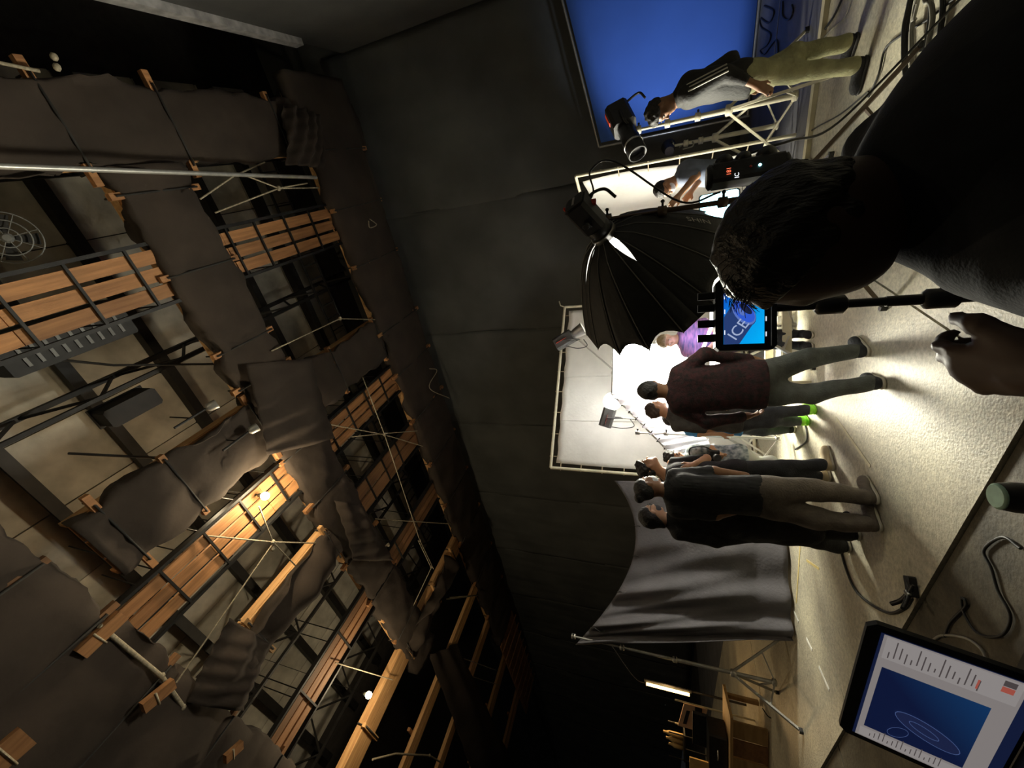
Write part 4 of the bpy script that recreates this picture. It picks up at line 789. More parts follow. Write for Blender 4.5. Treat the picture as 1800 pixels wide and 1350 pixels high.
for x in (-1, 1): b = MB(); b.tube([V(c[0] + x * w2, c[1] + .03, 0), V(c[0] + x * w2, c[1] + .03, c[2] + h2 + .1)], .014, 8); obj('frame_post', b, M_plyw, t)
b = MB(); b.tube([V(c[0] - w2, c[1] + .03, c[2] - h2), V(c[0] + w2, c[1] + .03, c[2] - h2)], .012, 8); obj('cross_bar', b, M_plyw, t)
c, w2, h2 = board('', '', '', 1275, 1250, 1410, 1345, 7.0, None); t = thing('wooden_counter', 'plywood counter with a sloping end in the warm lit corner', 'counter', V(c[0], c[1], 0))
zt = at(1280, 1260, 7.0)[2]; b = MB(); b.box(V(c[0] - .2, 7.05, zt), V(w2 + .35, 0, 0), V(0, .35, 0), V(0, 0, .02)); obj('counter_top', b, M_ply, t)
for k in range(5): b = MB(); b.box(V(c[0] + w2 - .05 - .28 * k, 6.75, zt / 2), V(.125, 0, 0), V(0, .015, 0), V(0, 0, zt / 2 - .02)); obj('front_board', b, M_ply if k % 2 == 0 else M_plankd, t)
for k in (-1, 1): b = MB(); b.box(V(c[0] - .2 + k * (w2 + .25), 7.3, zt / 2), V(.03, 0, 0), V(0, .03, 0), V(0, 0, zt / 2 - .02)); obj('leg', b, M_ply, t)
p = V(c[0] - .35, 7.05, zt + .02); t = thing('equipment_case', 'dark case standing open on the plywood counter', 'case', p); b = MB(); b.bbox(p + UP * .14, V(.28, 0, 0), V(0, .2, 0), V(0, 0, .13), .02); obj('shell', b, M_plas, t); b = MB(); b.bbox(p + V(0, .2, .36), V(.28, 0, 0), V(0, .03, 0), V(0, 0, .12), .02); obj('lid', b, M_plas, t); b = MB(); b.tube(smooth_path([p + V(-.08, -.21, .15), p + V(0, -.25, .15), p + V(.08, -.21, .15)]), .01, 6); obj('handle', b, M_alu, t)
c, w2, h2 = board('', '', '', 1212, 1330, 1246, 1360, 7.4, None); t = thing('picture_panel', 'warm yellow lit panel at the left edge of the corner', 'panel', V(c[0], c[1], 0)); b = MB(); b.box(c, V(w2, 0, 0), V(0, .012, 0), V(0, 0, h2)); obj('face', b, mat('yellow_card', (.75, .50, .20), .8), t); b = MB(); b.tube([V(c[0], c[1] + .03, 0), c + V(0, .03, h2)], .015, 8); obj('post', b, M_plyw, t)
c = at(1185, 1300, 7.8); t = thing('wire_rack', 'tall dark rack with bright ware in the warm corner', 'rack', V(c[0], c[1], 0))
for x in (-.22, .22):
    for y in (-.12, .12): b = MB(); b.tube([V(c[0] + x, c[1] + y, 0), V(c[0] + x, c[1] + y, c[2] + .1)], .012, 6); obj('upright', b, M_blackm, t)
for z in (.3, .7, 1.1): b = MB(); b.box(V(c[0], c[1], z), V(.24, 0, 0), V(0, .14, 0), V(0, 0, .012)); obj('shelf', b, M_blackm, t)
for k in range(3):
    p = V(c[0] - .1 + .1 * k, c[1], 1.112); b = MB(); b.lathe(p, UP, [(0, .03), (.01, .045), (.16 + .04 * k, .04), (.2 + .05 * k, .02), (.25 + .05 * k, .02)], 12); tag(obj('jar', b, mat('amber_ware', (.6, .42, .18), .4)), ('left', 'middle', 'right hand')[k] + ' amber jar on the dark rack', 'jar', 'amber jars')
t = None
tube_obj('cable', 'coiled thin cable hung beside the plywood counter', [at(1340, 1245, 6.7), at(1355, 1262, 6.65), at(1385, 1258, 6.6), at(1398, 1275, 6.6), at(1378, 1288, 6.65), at(1360, 1272, 6.7), at(1372, 1252, 6.7), at(1402, 1262, 6.6), at(1405, 1300, 6.6)], .008, M_cable, 'cable', CB)
# ------------------------------------------------------------------ smooth bodies: distance fields turned into one continuous surface
class SDF:
    def __init__(s, vox=.011): s.vox = vox; s.pr = []; s.cuts = []; s.sub = []
    def cone(s, a, b, ra, rb, k=.03, flat=None):
        s.pr.append(('c', np.asarray(a, float), np.asarray(b, float), ra, rb, k, flat)); return s
    def ell(s, c, r, R=None, k=.03):
        s.pr.append(('e', np.asarray(c, float), np.asarray(r, float), np.eye(3) if R is None else np.asarray(R, float), 0, k, None)); return s
    def cut(s, p, n): s.cuts.append((np.asarray(p, float), nrm(n))); return s
    def carve(s, c, r, R=None): s.sub.append((np.asarray(c, float), np.asarray(r, float), np.eye(3) if R is None else np.asarray(R, float))); return s
    @staticmethod
    def _e(X, c, r, R):
        q = (X - c) @ R.T; k0 = np.linalg.norm(q / r, axis=-1); k1 = np.linalg.norm(q / (r * r), axis=-1); return k0 * (k0 - 1) / (k1 + 1e-9)
    def _d(s, p, X):
        if p[0] == 'e': return s._e(X, p[1], p[2], p[3])
        a, b, ra, rb, fl = p[1], p[2], p[3], p[4], p[6]; Q = X - a; ba = b - a
        if fl is not None:
            ax, f = fl; Q = Q + np.multiply.outer(Q @ ax, ax) * (1 / f - 1); ba = ba + ax * (ba @ ax) * (1 / f - 1)
        h = np.clip(Q @ ba / (ba @ ba + 1e-12), 0, 1); return np.linalg.norm(Q - h[..., None] * ba, axis=-1) - (ra + (rb - ra) * h)
    def _bb(s, p):
        if p[0] == 'e': r = max(p[2]); return p[1] - r, p[1] + r
        r = max(p[3], p[4]); return np.minimum(p[1], p[2]) - r, np.maximum(p[1], p[2]) + r
    def mesh(s, name, disp=None):
        v = s.vox; bbs = [s._bb(p) for p in s.pr]; lo = np.min([q[0] for q in bbs], 0) - 4 * v; hi = np.max([q[1] for q in bbs], 0) + 4 * v
        n = np.ceil((hi - lo) / v).astype(int) + 1; D = np.full(n, .5)
        ax = [lo[i] + v * np.arange(n[i]) for i in range(3)]
        for p, (a, b) in zip(s.pr, bbs):
            pad = p[5] + 3 * v; i0 = np.maximum(0, np.floor((a - pad - lo) / v).astype(int)); i1 = np.minimum(n, np.ceil((b + pad - lo) / v).astype(int) + 1)
            sl = tuple(slice(i0[i], i1[i]) for i in range(3))
            X = np.stack(np.meshgrid(*[ax[i][sl[i]] for i in range(3)], indexing='ij'), -1); d = s._d(p, X); e = D[sl]; k = p[5]
            h = np.maximum(k - np.abs(d - e), 0) / k; D[sl] = np.minimum(d, e) - h * h * k * .25
        need = s.cuts or s.sub or disp
        if need:
            X = np.stack(np.meshgrid(*ax, indexing='ij'), -1)
            if disp: D = D + disp(X)
            for p, m in s.cuts: D = np.maximum(D, (X - p) @ m)
            for c, r, R in s.sub: D = np.maximum(D, -s._e(X, c, r, R))
        I = D < 0; cs = [(slice(i, n[0] - 1 + i), slice(j, n[1] - 1 + j), slice(k, n[2] - 1 + k)) for i in (0, 1) for j in (0, 1) for k in (0, 1)]
        cnt = sum(I[c].astype(np.int8) for c in cs); act = (cnt > 0) & (cnt < 8); idx = np.full(act.shape, -1); A = np.argwhere(act); idx[act] = np.arange(len(A))
        acc = np.zeros((len(A), 3)); w = np.zeros(len(A)); off = [(i, j, k) for i in (0, 1) for j in (0, 1) for k in (0, 1)]
        cv = [D[c][act] for c in cs]
        for a in range(8):
            for b in range(a + 1, 8):
                if sum(abs(off[a][q] - off[b][q]) for q in range(3)) != 1: continue
                m = (cv[a] < 0) != (cv[b] < 0); t = np.where(m, cv[a] / (cv[a] - cv[b] + 1e-20), 0)[:, None]
                acc += np.where(m[:, None], np.array(off[a]) + t * (np.array(off[b]) - np.array(off[a])), 0); w += m
        Vv = lo + v * (A + acc / w[:, None]); fs = []
        for axn in range(3):
            u, q = [(1, 2), (2, 0), (0, 1)][axn]
            s0 = [slice(None)] * 3; s1 = [slice(None)] * 3; s0[axn] = slice(0, -1); s1[axn] = slice(1, None)
            ch = I[tuple(s0)] != I[tuple(s1)]; E = np.argwhere(ch); fl = I[tuple(s0)][ch]
            ok = (E[:, u] > 0) & (E[:, q] > 0) & (E[:, u] < n[u] - 1) & (E[:, q] < n[q] - 1); E = E[ok]; fl = fl[ok]; quad = []
            for du, dq in ((1, 1), (0, 1), (0, 0), (1, 0)):
                G = E.copy(); G[:, u] -= du; G[:, q] -= dq; quad.append(idx[G[:, 0], G[:, 1], G[:, 2]])
            Qd = np.stack(quad, 1); Qd[~fl] = Qd[~fl][:, ::-1]; fs.append(Qd)
        Fq = np.concatenate(fs); Fq = Fq[(Fq >= 0).all(1)]
        me = bpy.data.meshes.new(name); me.vertices.add(len(Vv)); me.vertices.foreach_set('co', Vv.ravel()); nf = len(Fq)
        me.loops.add(nf * 4); me.loops.foreach_set('vertex_index', Fq.ravel().astype(np.int32)); me.polygons.add(nf)
        me.polygons.foreach_set('loop_start', np.arange(0, nf * 4, 4, dtype=np.int32)); me.polygons.foreach_set('use_smooth', np.ones(nf, bool)); me.update(); me.validate(); return me
def wrinkle(amp, f=(14, 14, 30), seed=0):
    def g(X): return amp * (np.sin(f[0] * X[..., 0] + f[2] * .6 * X[..., 2] + seed) * np.sin(f[1] * X[..., 1] - f[2] * .35 * X[..., 2] + 2 * seed) + .6 * np.sin(f[2] * X[..., 2] + 9 * X[..., 0] + seed * 3) * np.cos(11 * X[..., 1] + 5 * X[..., 0]))
    return g
def curls(amp, f=60, seed=0):
    def g(X): return amp * (np.sin(f * X[..., 0] + seed) * np.sin(f * X[..., 1] + 1) * np.sin(f * X[..., 2] + 2) + .5 * np.sin(f * .5 * X[..., 0] + f * .6 * X[..., 2]))
    return g
def ribs_disp(amp, f, ax):
    def g(X): return amp * np.sin(f * (X @ ax))
    return g
SKIN = {'tan': mat('skin_tan', (.46, .24, .13), .5, var=.1, scale=12), 'brown': mat('skin_brown', (.30, .15, .08), .5, var=.1, scale=12), 'light': mat('skin_light', (.56, .33, .21), .5, var=.1, scale=12), 'dark': mat('skin_dark', (.16, .085, .05), .5, var=.1, scale=12)}
M_hair = mat('black_hair', (.011, .009, .008), .5, var=.4, scale=40, bump=.5, bscale=120, stretch=(1, 1, .3))
M_eye = mat('eye_dark', (.02, .015, .012), .2); M_eyew = mat('eye_white', (.7, .68, .65), .3); M_lip = mat('lip', (.30, .12, .09), .5); M_glass = mat('spectacle_frame', (.03, .03, .03), .3)
M_maskw = mat('white_mask', (.75, .76, .78), .8, var=.05); M_maskd = mat('dark_mask', (.05, .055, .07), .8); M_sole = mat('white_sole', (.60, .56, .45), .7); M_soled = mat('dark_sole', (.05, .05, .05), .7)
M_blk = mat('black_cotton', (.018, .018, .019), .9, var=.3, scale=18, bump=.3, bscale=80); M_char = mat('charcoal_cotton', (.055, .052, .05), .9, var=.2, scale=18, bump=.3, bscale=80)
def hand(S, w, d, nrml, k=1., curl=.5, side=1, kk=.012):
    """palm and five bent fingers; w wrist, d pointing direction, nrml back of the hand, side = thumb side"""
    d = nrm(d); nn = nrm(np.asarray(nrml, float) - d * (np.asarray(nrml, float) @ d)); sv = np.cross(d, nn) * side; R_ = np.array([d, sv, nn])
    S.cone(w, w + d * .03 * k, .027 * k, .03 * k, .02); S.ell(w + d * .055 * k, (.052 * k, .040 * k, .017 * k), R_, .02)
    for i, ln in enumerate((.070, .078, .072, .056)):
        o = w + d * (.090 - .004 * abs(i - 1)) * k + sv * (.030 - .020 * i) * k; a = curl * (.8 + .1 * i); q = o; dd = d
        for j, (fr, th) in enumerate(((.45, .6), (.32, 1.3), (.23, 1.9))):
            dd = nrm(d * math.cos(a * th) - nn * math.sin(a * th)); e = q + dd * ln * fr * k; S.cone(q, e, (.0095 - .0010 * j) * k, (.0088 - .0010 * j) * k, kk * .5); q = e
    o = w + d * .028 * k + sv * .032 * k; m = o + nrm(d * .75 + sv * .6 - nn * .25) * .042 * k; e = m + nrm(d * .95 + sv * .15 - nn * .5 * curl) * .034 * k
    S.cone(o, m, .014 * k, .0115 * k, kk); S.cone(m, e, .011 * k, .009 * k, kk)
def person(label, Y, J, face, skin='tan', shirt=M_blk, pants=M_char, k=1., head_up=(0, 0, 1), hair='short', sleeve=.45, shoe=M_blk, sole=M_sole, body_dir=None, heavy=1., hem=None, shirt_amp=.004, pants_w=1., extras=(), mask=None, glasses=False, shirt_name='tee_shirt', vox=.0115, shirt_disp=None, hands=('rel', 'rel'), long_coat=False, shoes=True, hairm=None, bare=False):
    p = {}
    for n_, q in J.items():
        p[n_] = gz(q[0], q[1]) if n_.startswith(('heel', 'toe')) else at(q[0], q[1], Y + (q[2] if len(q) > 2 else 0))
    face = nrm(face); hu = nrm(np.asarray(head_up, float) - face * (np.asarray(head_up, float) @ face)); sd = np.cross(face, hu)
    RH = np.array([sd, face, hu]); hc = p['head']; bd = nrm(body_dir if body_dir is not None else V(face[0], face[1], 0))
    root = thing('person', label, 'person', V((p['hip'][0]), (p['hip'][1]), 0))
    S = SDF(vox); h_ = heavy
    # head
    S.ell(hc + hu * .018 * k - face * .008 * k, (.077 * k, .096 * k, .098 * k), RH, .02); S.ell(hc + face * .020 * k - hu * .060 * k, (.058 * k, .066 * k, .058 * k), RH, .05)
    S.ell(hc + face * .070 * k - hu * .098 * k, (.022 * k, .020 * k, .018 * k), RH, .03)
    S.cone(hc + face * .086 * k + hu * .012 * k, hc + face * .106 * k - hu * .026 * k, .009 * k, .014 * k, .014)
    S.ell(hc + face * .084 * k + hu * .030 * k, (.045 * k, .012 * k, .010 * k), RH, .02); S.ell(hc + face * .082 * k - hu * .058 * k, (.024 * k, .012 * k, .010 * k), RH, .015)
    for q in (-1, 1):
        S.ell(hc + sd * q * .080 * k - face * .006 * k - hu * .008 * k, (.010 * k, .022 * k, .034 * k), RH, .008); S.ell(hc + sd * q * .040 * k + face * .066 * k - hu * .022 * k, (.024 * k, .022 * k, .02 * k), RH, .03)
        S.carve(hc + sd * q * .031 * k + face * .097 * k + hu * .008 * k, (.015 * k, .014 * k, .009 * k), RH)
    S.cone(hc - hu * .05 * k - face * .02 * k, p['neck'], .056 * k, .060 * k, .03)
    sa, sb, hip = p['sa'], p['sb'], p['hip']; nk = p['neck']; mid = (sa + sb) / 2; wide = np.linalg.norm(sa - sb) / 2
    latv = nrm(np.cross(bd, UP)); fl = (bd, .62)
    def torso(S_, o):
        r1 = (.125 * k * h_) + o; c1 = mid - (mid - hip) * .12
        for q in (sa, sb): S_.cone(nk - UP * .02, q - UP * .005 * k, .052 * k + o, .055 * k + o, .06)
        for q in (-1, 1): S_.cone(c1 + latv * q * .07 * k, (mid * .4 + hip * .6) + latv * q * .045 * k, r1, r1 * .93, .05, (bd, .78)); S_.cone((mid * .4 + hip * .6) + latv * q * .045 * k, hip + latv * q * .06 * k, r1 * .93, r1 * .98, .05, (bd, .8))
    torso(S, -.012)
    def arm(S_, q, o, upto=2.):
        s_, e_, w_ = p['s' + q], p['e' + q], p['w' + q]; L = [(s_, e_, .052, .042), (e_, w_, .041, .028)]
        for i, (a, b_, r0, r1) in enumerate(L):
            f = min(1, max(0, upto - i))
            if f <= .02: break
            S_.cone(a, a + (b_ - a) * f, r0 * k * (.5 + .5 * h_) + o, (r0 + (r1 - r0) * f) * k * (.5 + .5 * h_) + o, .03)
    for q, hm in zip('ab', hands):
        if 'e' + q in p:
            arm(S, q, 0); d = p['w' + q] - p['e' + q]
            if hm != 'none': hand(S, p['w' + q], nrm(d), latv * (1 if q == 'a' else -1) if hm == 'rel' else hm, k, .45 if hm == 'rel' else .7, 1 if q == 'a' else -1)
    hips = {}; 
    for q, sg in (('a', 1), ('b', -1)):
        hj = hip + latv * sg * .085 * k if 'h' + q not in p else p['h' + q]; hips[q] = hj
        kn = p['k' + q]; he, to = p['heel' + q], p['toe' + q]; fd = nrm((to - he) * V(1, 1, 0)); an = he + fd * .045 * k + UP * .085 * k
        p['an' + q] = an; p['fd' + q] = fd
        S.cone(hj, kn, .082 * k * h_, .056 * k * h_, .04); S.cone(kn, an, .054 * k, .036 * k, .03); S.cone(an - UP * .03, he + fd * .2 * k + UP * .035, .034 * k, .026 * k, .02)
    me = S.mesh('body'); obj('body', me, SKIN[skin], root)
    # clothes
    T = SDF(vox); torso(T, .012)
    for q in 'ab':
        if 'e' + q in p: arm(T, q, .014, sleeve * 2); 
    hm_ = hem if hem is not None else (hip - UP * .08)
    T.cone(hip, hm_ + (hip - hm_) * .2 if hem is None else hm_, .15 * k * h_, .155 * k * h_, .05, (bd, .85))
    if long_coat: T.cone(hip, (p['ka'] + p['kb']) / 2, .15 * k, .17 * k, .06, (bd, .8))
    for q in 'ab':
        if 'e' + q in p and sleeve < .98:
            a, b_ = (p['s' + q], p['e' + q]) if sleeve <= .5 else (p['e' + q], p['w' + q]); f = (sleeve * 2) % 1.0 if sleeve != .5 else 1.
    if not long_coat: T.cut(hm_, -UP)
    T.cut(nk + UP * .035 * k + bd * .0, nrm(UP + bd * .35))
    f1 = wrinkle(shirt_amp, seed=len(label)); f2 = shirt_disp
    if not bare: obj(shirt_name, T.mesh(shirt_name, (lambda X: f1(X) + f2(X)) if f2 else f1), shirt, root)
    G = SDF(vox); G.cone(hip + UP * .06, hip - UP * .03, .128 * k * h_, .135 * k * h_, .05, (bd, .82))
    for q in 'ab':
        G.cone(hips[q], p['k' + q], .094 * k * h_ * pants_w, .072 * k * h_ * pants_w, .05); G.cone(p['k' + q], p['an' + q] + UP * .01, .068 * k * h_ * pants_w, .056 * k * pants_w, .03)
    G.cut(V(0, 0, .035), -UP)
    obj('trousers', G.mesh('trousers', wrinkle(.006, (12, 12, 26), len(label) + 1)), pants, root)
    if shoes:
        for q in 'ab':
            he, fd = p['heel' + q], p['fd' + q]; z0 = V(he[0], he[1], 0); H = SDF(.008); L = .255 * k
            H.cone(z0 + fd * .035 + UP * .055, z0 + fd * (L * .75) + UP * .040, .043 * k, .040 * k, .03); H.cone(z0 + fd * L * .7 + UP * .036, z0 + fd * (L - .035) + UP * .034, .040 * k, .034 * k, .03); H.cone(z0 + fd * .045 + UP * .06, z0 + fd * .05 + UP * .12, .042 * k, .046 * k, .03)
            H.cut(z0 + UP * .018, -UP); o = obj('shoe', H.mesh('shoe'), shoe, root)
            K = SDF(.008); K.cone(z0 + fd * .035 + UP * .03, z0 + fd * (L - .035) + UP * .03, .048 * k, .043 * k, .02); K.cut(z0 + UP * .003, -UP); K.cut(z0 + UP * .026, UP); obj('sole', K.mesh('sole'), sole, o)
    # hair
    Hh = SDF(.0075); hm2 = hairm or M_hair
    Hh.ell(hc + hu * .026 * k - face * .014 * k, (.087 * k, .104 * k, .102 * k), RH, .02)
    if hair == 'bun': Hh.ell(hc + hu * .085 * k - face * .105 * k, (.045 * k, .042 * k, .042 * k), RH, .02)
    if hair == 'long': Hh.cone(hc - face * .04 * k, hc - face * .05 * k - hu * .10 * k, .085 * k, .065 * k, .04)
    if hair == 'mop':
        Hh.ell(hc + hu * .055 * k + face * .015 * k, (.088 * k, .105 * k, .085 * k), RH, .03)
    Hh.cut(hc + face * (.062 if hair != 'mop' else .075) * k + hu * .05 * k, nrm(face * 1. - hu * (.95 if hair != 'mop' else 1.1))); Hh.cut(hc - hu * (.075 if hair != 'long' else .17) * k, -hu)
    for q in (-1, 1): Hh.carve(hc + sd * q * .09 * k + face * .035 * k - hu * .035 * k, (.05 * k, .052 * k, .06 * k), RH)
    obj('hair', Hh.mesh('hair', curls({'mop': .010, 'short': .003, 'bun': .002, 'long': .003, 'crop': .0065}[hair], 75 if hair == 'mop' else 110)), hm2, root)
    for q in (-1, 1):
        c = hc + sd * q * .031 * k + face * .083 * k + hu * .008 * k
        b = MB(); b.sphere(c, .011 * k, 8, 6); o = obj('eye', b, M_eyew, root); b = MB(); b.sphere(c + face * .007 * k, .006 * k, 6, 5); obj('iris', b, M_eye, o)
        b = MB(); b.tube([hc + sd * q * x * k + face * (.096 - .25 * (x - .03) ** 2 * 40) * k + hu * (.030 + .1 * (x - .015)) * k for x in (.015, .03, .045)], .0045 * k, 6); obj('eyebrow', b, hm2, root)
    b = MB(); b.tube([hc + sd * x * k + face * (.094 - abs(x) * .35) * k - hu * .056 * k for x in (-.022, -.01, 0, .01, .022)], [.003, .006, .006, .006, .003], 6); obj('mouth', b, M_lip, root)
    if mask:
        Q = SDF(.006); Q.ell(hc + face * .030 * k - hu * .050 * k, (.066 * k, .082 * k, .060 * k), RH, .02); Q.cut(hc + face * .02 * k, -face); Q.cut(hc - hu * .012 * k, hu); obj('face_mask', Q.mesh('face_mask'), mask, root)
        for q in (-1, 1):
            b = MB(); b.tube([hc + sd * q * .064 * k + face * .03 * k - hu * .03 * k, hc + sd * q * .082 * k - face * .02 * k - hu * .0 * k], .003, 5); obj('mask_loop', b, mask, root)
    if glasses:
        for q in (-1, 1):
            c = hc + sd * q * .032 * k + face * .102 * k + hu * .006 * k; b = MB()
            b.tube([c + .022 * k * (math.cos(t) * sd + .8 * math.sin(t) * hu) for t in np.linspace(0, 2 * math.pi, 15)], .0025 * k, 5, caps=False); b.tube([c + sd * q * .022 * k, hc + sd * q * .084 * k + hu * .006 * k], .0022 * k, 5); obj('spectacle_rim', b, M_glass, root)
    return root, p
# ------------------------------------------------------------------ the people
M_jeang = mat('grey_green_jeans', (.115, .125, .12), .9, var=.35, scale=9, bump=.3, bscale=90); M_jeand = mat('dark_jeans', (.035, .038, .045), .9, var=.3, scale=9, bump=.3, bscale=90)
M_cargo = mat('taupe_cargo', (.15, .125, .105), .85, var=.25, scale=10, bump=.3, bscale=60); M_khaki = mat('khaki_cotton', (.34, .33, .18), .9, var=.3, scale=8, bump=.3, bscale=60)
M_plaid = mat('dark_red_plaid', (.060, .016, .019), .9, col2=(.014, .011, .012), scale=26, detail=1, bump=.3, bscale=80)
M_slate = mat('slate_blue_cotton', (.15, .18, .25), .9, var=.2, scale=10); M_blue = mat('blue_cotton', (.03, .16, .35), .9)
M_print = mat('printed_shirt', (.55, .62, .62), .85, col2=(.12, .17, .19), scale=22, detail=1); M_print2 = mat('purple_print_shirt', (.42, .20, .38), .8, col2=(.10, .10, .22), scale=24, detail=2, stretch=(.4, .4, 2.))
M_lime = mat('lime_shoe', (.30, .95, .03), .5, col2=(.45, 1., .08), scale=40, detail=1); M_beige = mat('beige_shoe', (.60, .50, .32), .8, var=.15); M_rib = mat('black_ribbed_knit', (.022, .022, .023), .85, var=.3, scale=20)
M_jeanl = mat('pale_jeans', (.35, .42, .48), .9, var=.2); M_offw = mat('offwhite_trousers', (.62, .62, .58), .9, var=.1); M_jack = mat('black_track_jacket', (.013, .0125, .012), .75, var=.3, scale=14, bump=.3, bscale=40)
M_strip = mat('white_stripe', (.60, .58, .52), .8); M_greyt = mat('grey_tee', (.05, .048, .046), .9, var=.25, scale=12, bump=.3, bscale=70)
RGT = V(1, .35, 0)                                   # looking towards the set
person('woman with a hair bun in a black ribbed tee and taupe cargo trousers', 3.73, dict(head=(1139, 857), neck=(1172, 862), sa=(1186, 838, .02), sb=(1188, 897, -.02), ea=(1255, 829, .05), wa=(1312, 836, .10), eb=(1258, 905, .05), wb=(1315, 893, .14), hip=(1335, 872), ka=(1436, 862), kb=(1440, 912), heela=(1548, 884), toea=(1528, 846), heelb=(1552, 934), toeb=(1541, 902)),
       V(.85, .75, .12), 'brown', M_rib, M_cargo, hair='bun', mask=M_maskw, sleeve=.44, pants_w=1.12, shirt_disp=ribs_disp(.0035, 330, nrm(V(.9, -.4, 0))), shirt_name='ribbed_tee', hem=at(1334, 872, 3.73), body_dir=V(.55, .85, 0), heavy=1.08, hands=('none', 'none'), shoe=M_cargo)
person('person in a loose black coat with glasses and a dark mask', 4.05, dict(head=(1145, 906), neck=(1176, 914), sa=(1192, 892, .1), sb=(1193, 936, -.05), ea=(1255, 890, .15), wa=(1310, 895, .2), eb=(1258, 950, 0), wb=(1318, 945, .1), hip=(1330, 918), ka=(1410, 918), kb=(1412, 938), heela=(1515, 948), toea=(1500, 912), heelb=(1497, 970), toeb=(1488, 940)),
       V(.85, .75, .05), 'light', M_blk, M_blk, hair='long', mask=M_maskd, glasses=True, sleeve=1., long_coat=True, shirt_name='coat', pants_w=1.25, body_dir=V(.6, .8, 0), heavy=1.15, hands=('rel', 'none'))
person('young man with a mop of curls in a black tee looking up', 4.49, dict(head=(1141, 822), neck=(1172, 836), sa=(1182, 815, .1), sb=(1186, 852, 0), ea=(1242, 806, .1), wa=(1216, 818, -.14), eb=(1245, 852, .05), wb=(1290, 846, .2), hip=(1294, 829), ka=(1372, 820), kb=(1376, 830), heela=(1468, 826), toea=(1458, 790), heelb=(1462, 846), toeb=(1452, 812)),
       V(.95, .35, .42), 'tan', M_blk, M_jeand, hair='mop', head_up=(-.3, 0, 1), sleeve=.42, shoe=M_beige, body_dir=V(.9, .4, 0), heavy=.95)
ph, pp = person('photographer in a printed shirt looking down at a camera', 5.35, dict(head=(1184, 803), neck=(1206, 808), sa=(1216, 793, .05), sb=(1218, 824, .1), ea=(1250, 789, -.05), wa=(1262, 797, -.22), eb=(1252, 826, -.02), wb=(1258, 808, -.22), hip=(1300, 808), ka=(1355, 812), kb=(1358, 838), heela=(1428, 838), toea=(1440, 842), heelb=(1404, 884), toeb=(1414, 880)),
       V(.2, -.75, -.55), 'tan', M_print, M_offw, hair='mop', glasses=True, sleeve=.45, shirt_name='printed_shirt', shoe=M_blk, body_dir=V(.1, -1, 0), k=.97, hands=('rel', 'rel'))
c = at(1256, 802, 5.08); t = thing('photo_camera', 'black camera held by the photographer', 'camera', c)
b = MB(); b.bbox(c, V(.07, 0, 0), V(0, .035, 0), V(0, 0, .05), .012); obj('body', b, M_blk, t)
b = MB(); b.lathe(c + V(0, -.03, 0), V(0, -1, -.2), [(0, .036), (.05, .038), (.06, .042), (.10, .042), (.10, .03)], 16); obj('lens', b, mat('lens_black', (.02, .02, .02), .3), t)
b = MB(); b.bbox(c + UP * .062, V(.03, 0, 0), V(0, .03, 0), V(0, 0, .015), .01); obj('viewfinder', b, M_blk, t)
b = MB(); b.tube(smooth_path([c + V(.07, 0, .03), c + V(.09, .10, .10), c + V(.05, .2, .24), c + V(-.05, .2, .24), c + V(-.08, .10, .10), c + V(-.07, 0, .03)]), .008, 5); obj('strap', b, M_blk, t)
person('man in a charcoal tee with lime green shoes seen from behind', 4.95, dict(head=(1153, 719), neck=(1176, 728), sa=(1188, 712, .12), sb=(1190, 748, -.03), ea=(1236, 706, .2), wa=(1262, 712, -.05), eb=(1240, 754, .03), wb=(1288, 752, .1), hip=(1290, 736), ka=(1352, 726), kb=(1352, 740), heela=(1437, 724), toea=(1424, 708), heelb=(1424, 744), toeb=(1414, 730)),
       V(.95, .55, 0), 'tan', M_greyt, M_jeand, hair='crop', hairm=mat('stubble', (.05, .032, .024), .8), sleeve=.47, shoe=M_lime, sole=M_lime, body_dir=V(.6, .8, 0))
person('man in a dark red plaid shirt walking away in front of the bright screen', 3.78, dict(head=(1146, 686), neck=(1176, 689), sa=(1193, 656), sb=(1194, 716), ea=(1240, 623, -.04), wa=(1322, 632, .05), eb=(1242, 742), wb=(1308, 732, .06), hip=(1334, 676), ka=(1422, 630, .05), kb=(1424, 691), heela=(1531, 622), toea=(1508, 596), heelb=(1559, 676), toeb=(1532, 664)),
       V(.05, 1, .0), 'brown', M_plaid, M_jeang, hair='short', sleeve=.96, shirt_name='plaid_shirt', shoe=M_jeand, body_dir=V(0, 1, 0), heavy=1.1, k=1.03, hem=at(1346, 676, 3.78), hands=('rel', 'rel'), hairm=M_hair)
person('man in a blue tee and shorts half hidden behind the man with lime shoes', 5.5, dict(head=(1182, 733), neck=(1202, 738), sa=(1210, 728, .1), sb=(1212, 756, .05), ea=(1226, 732, .1), wa=(1258, 735), eb=(1228, 762, 0), wb=(1266, 762, -.05), hip=(1290, 748), ka=(1336, 742), kb=(1340, 756), heela=(1402, 742), toea=(1396, 732), heelb=(1400, 758), toeb=(1394, 748)),
       V(1, .2, 0), 'tan', M_blue, M_jeand, hair='short', sleeve=.40, body_dir=V(1, .2, 0))
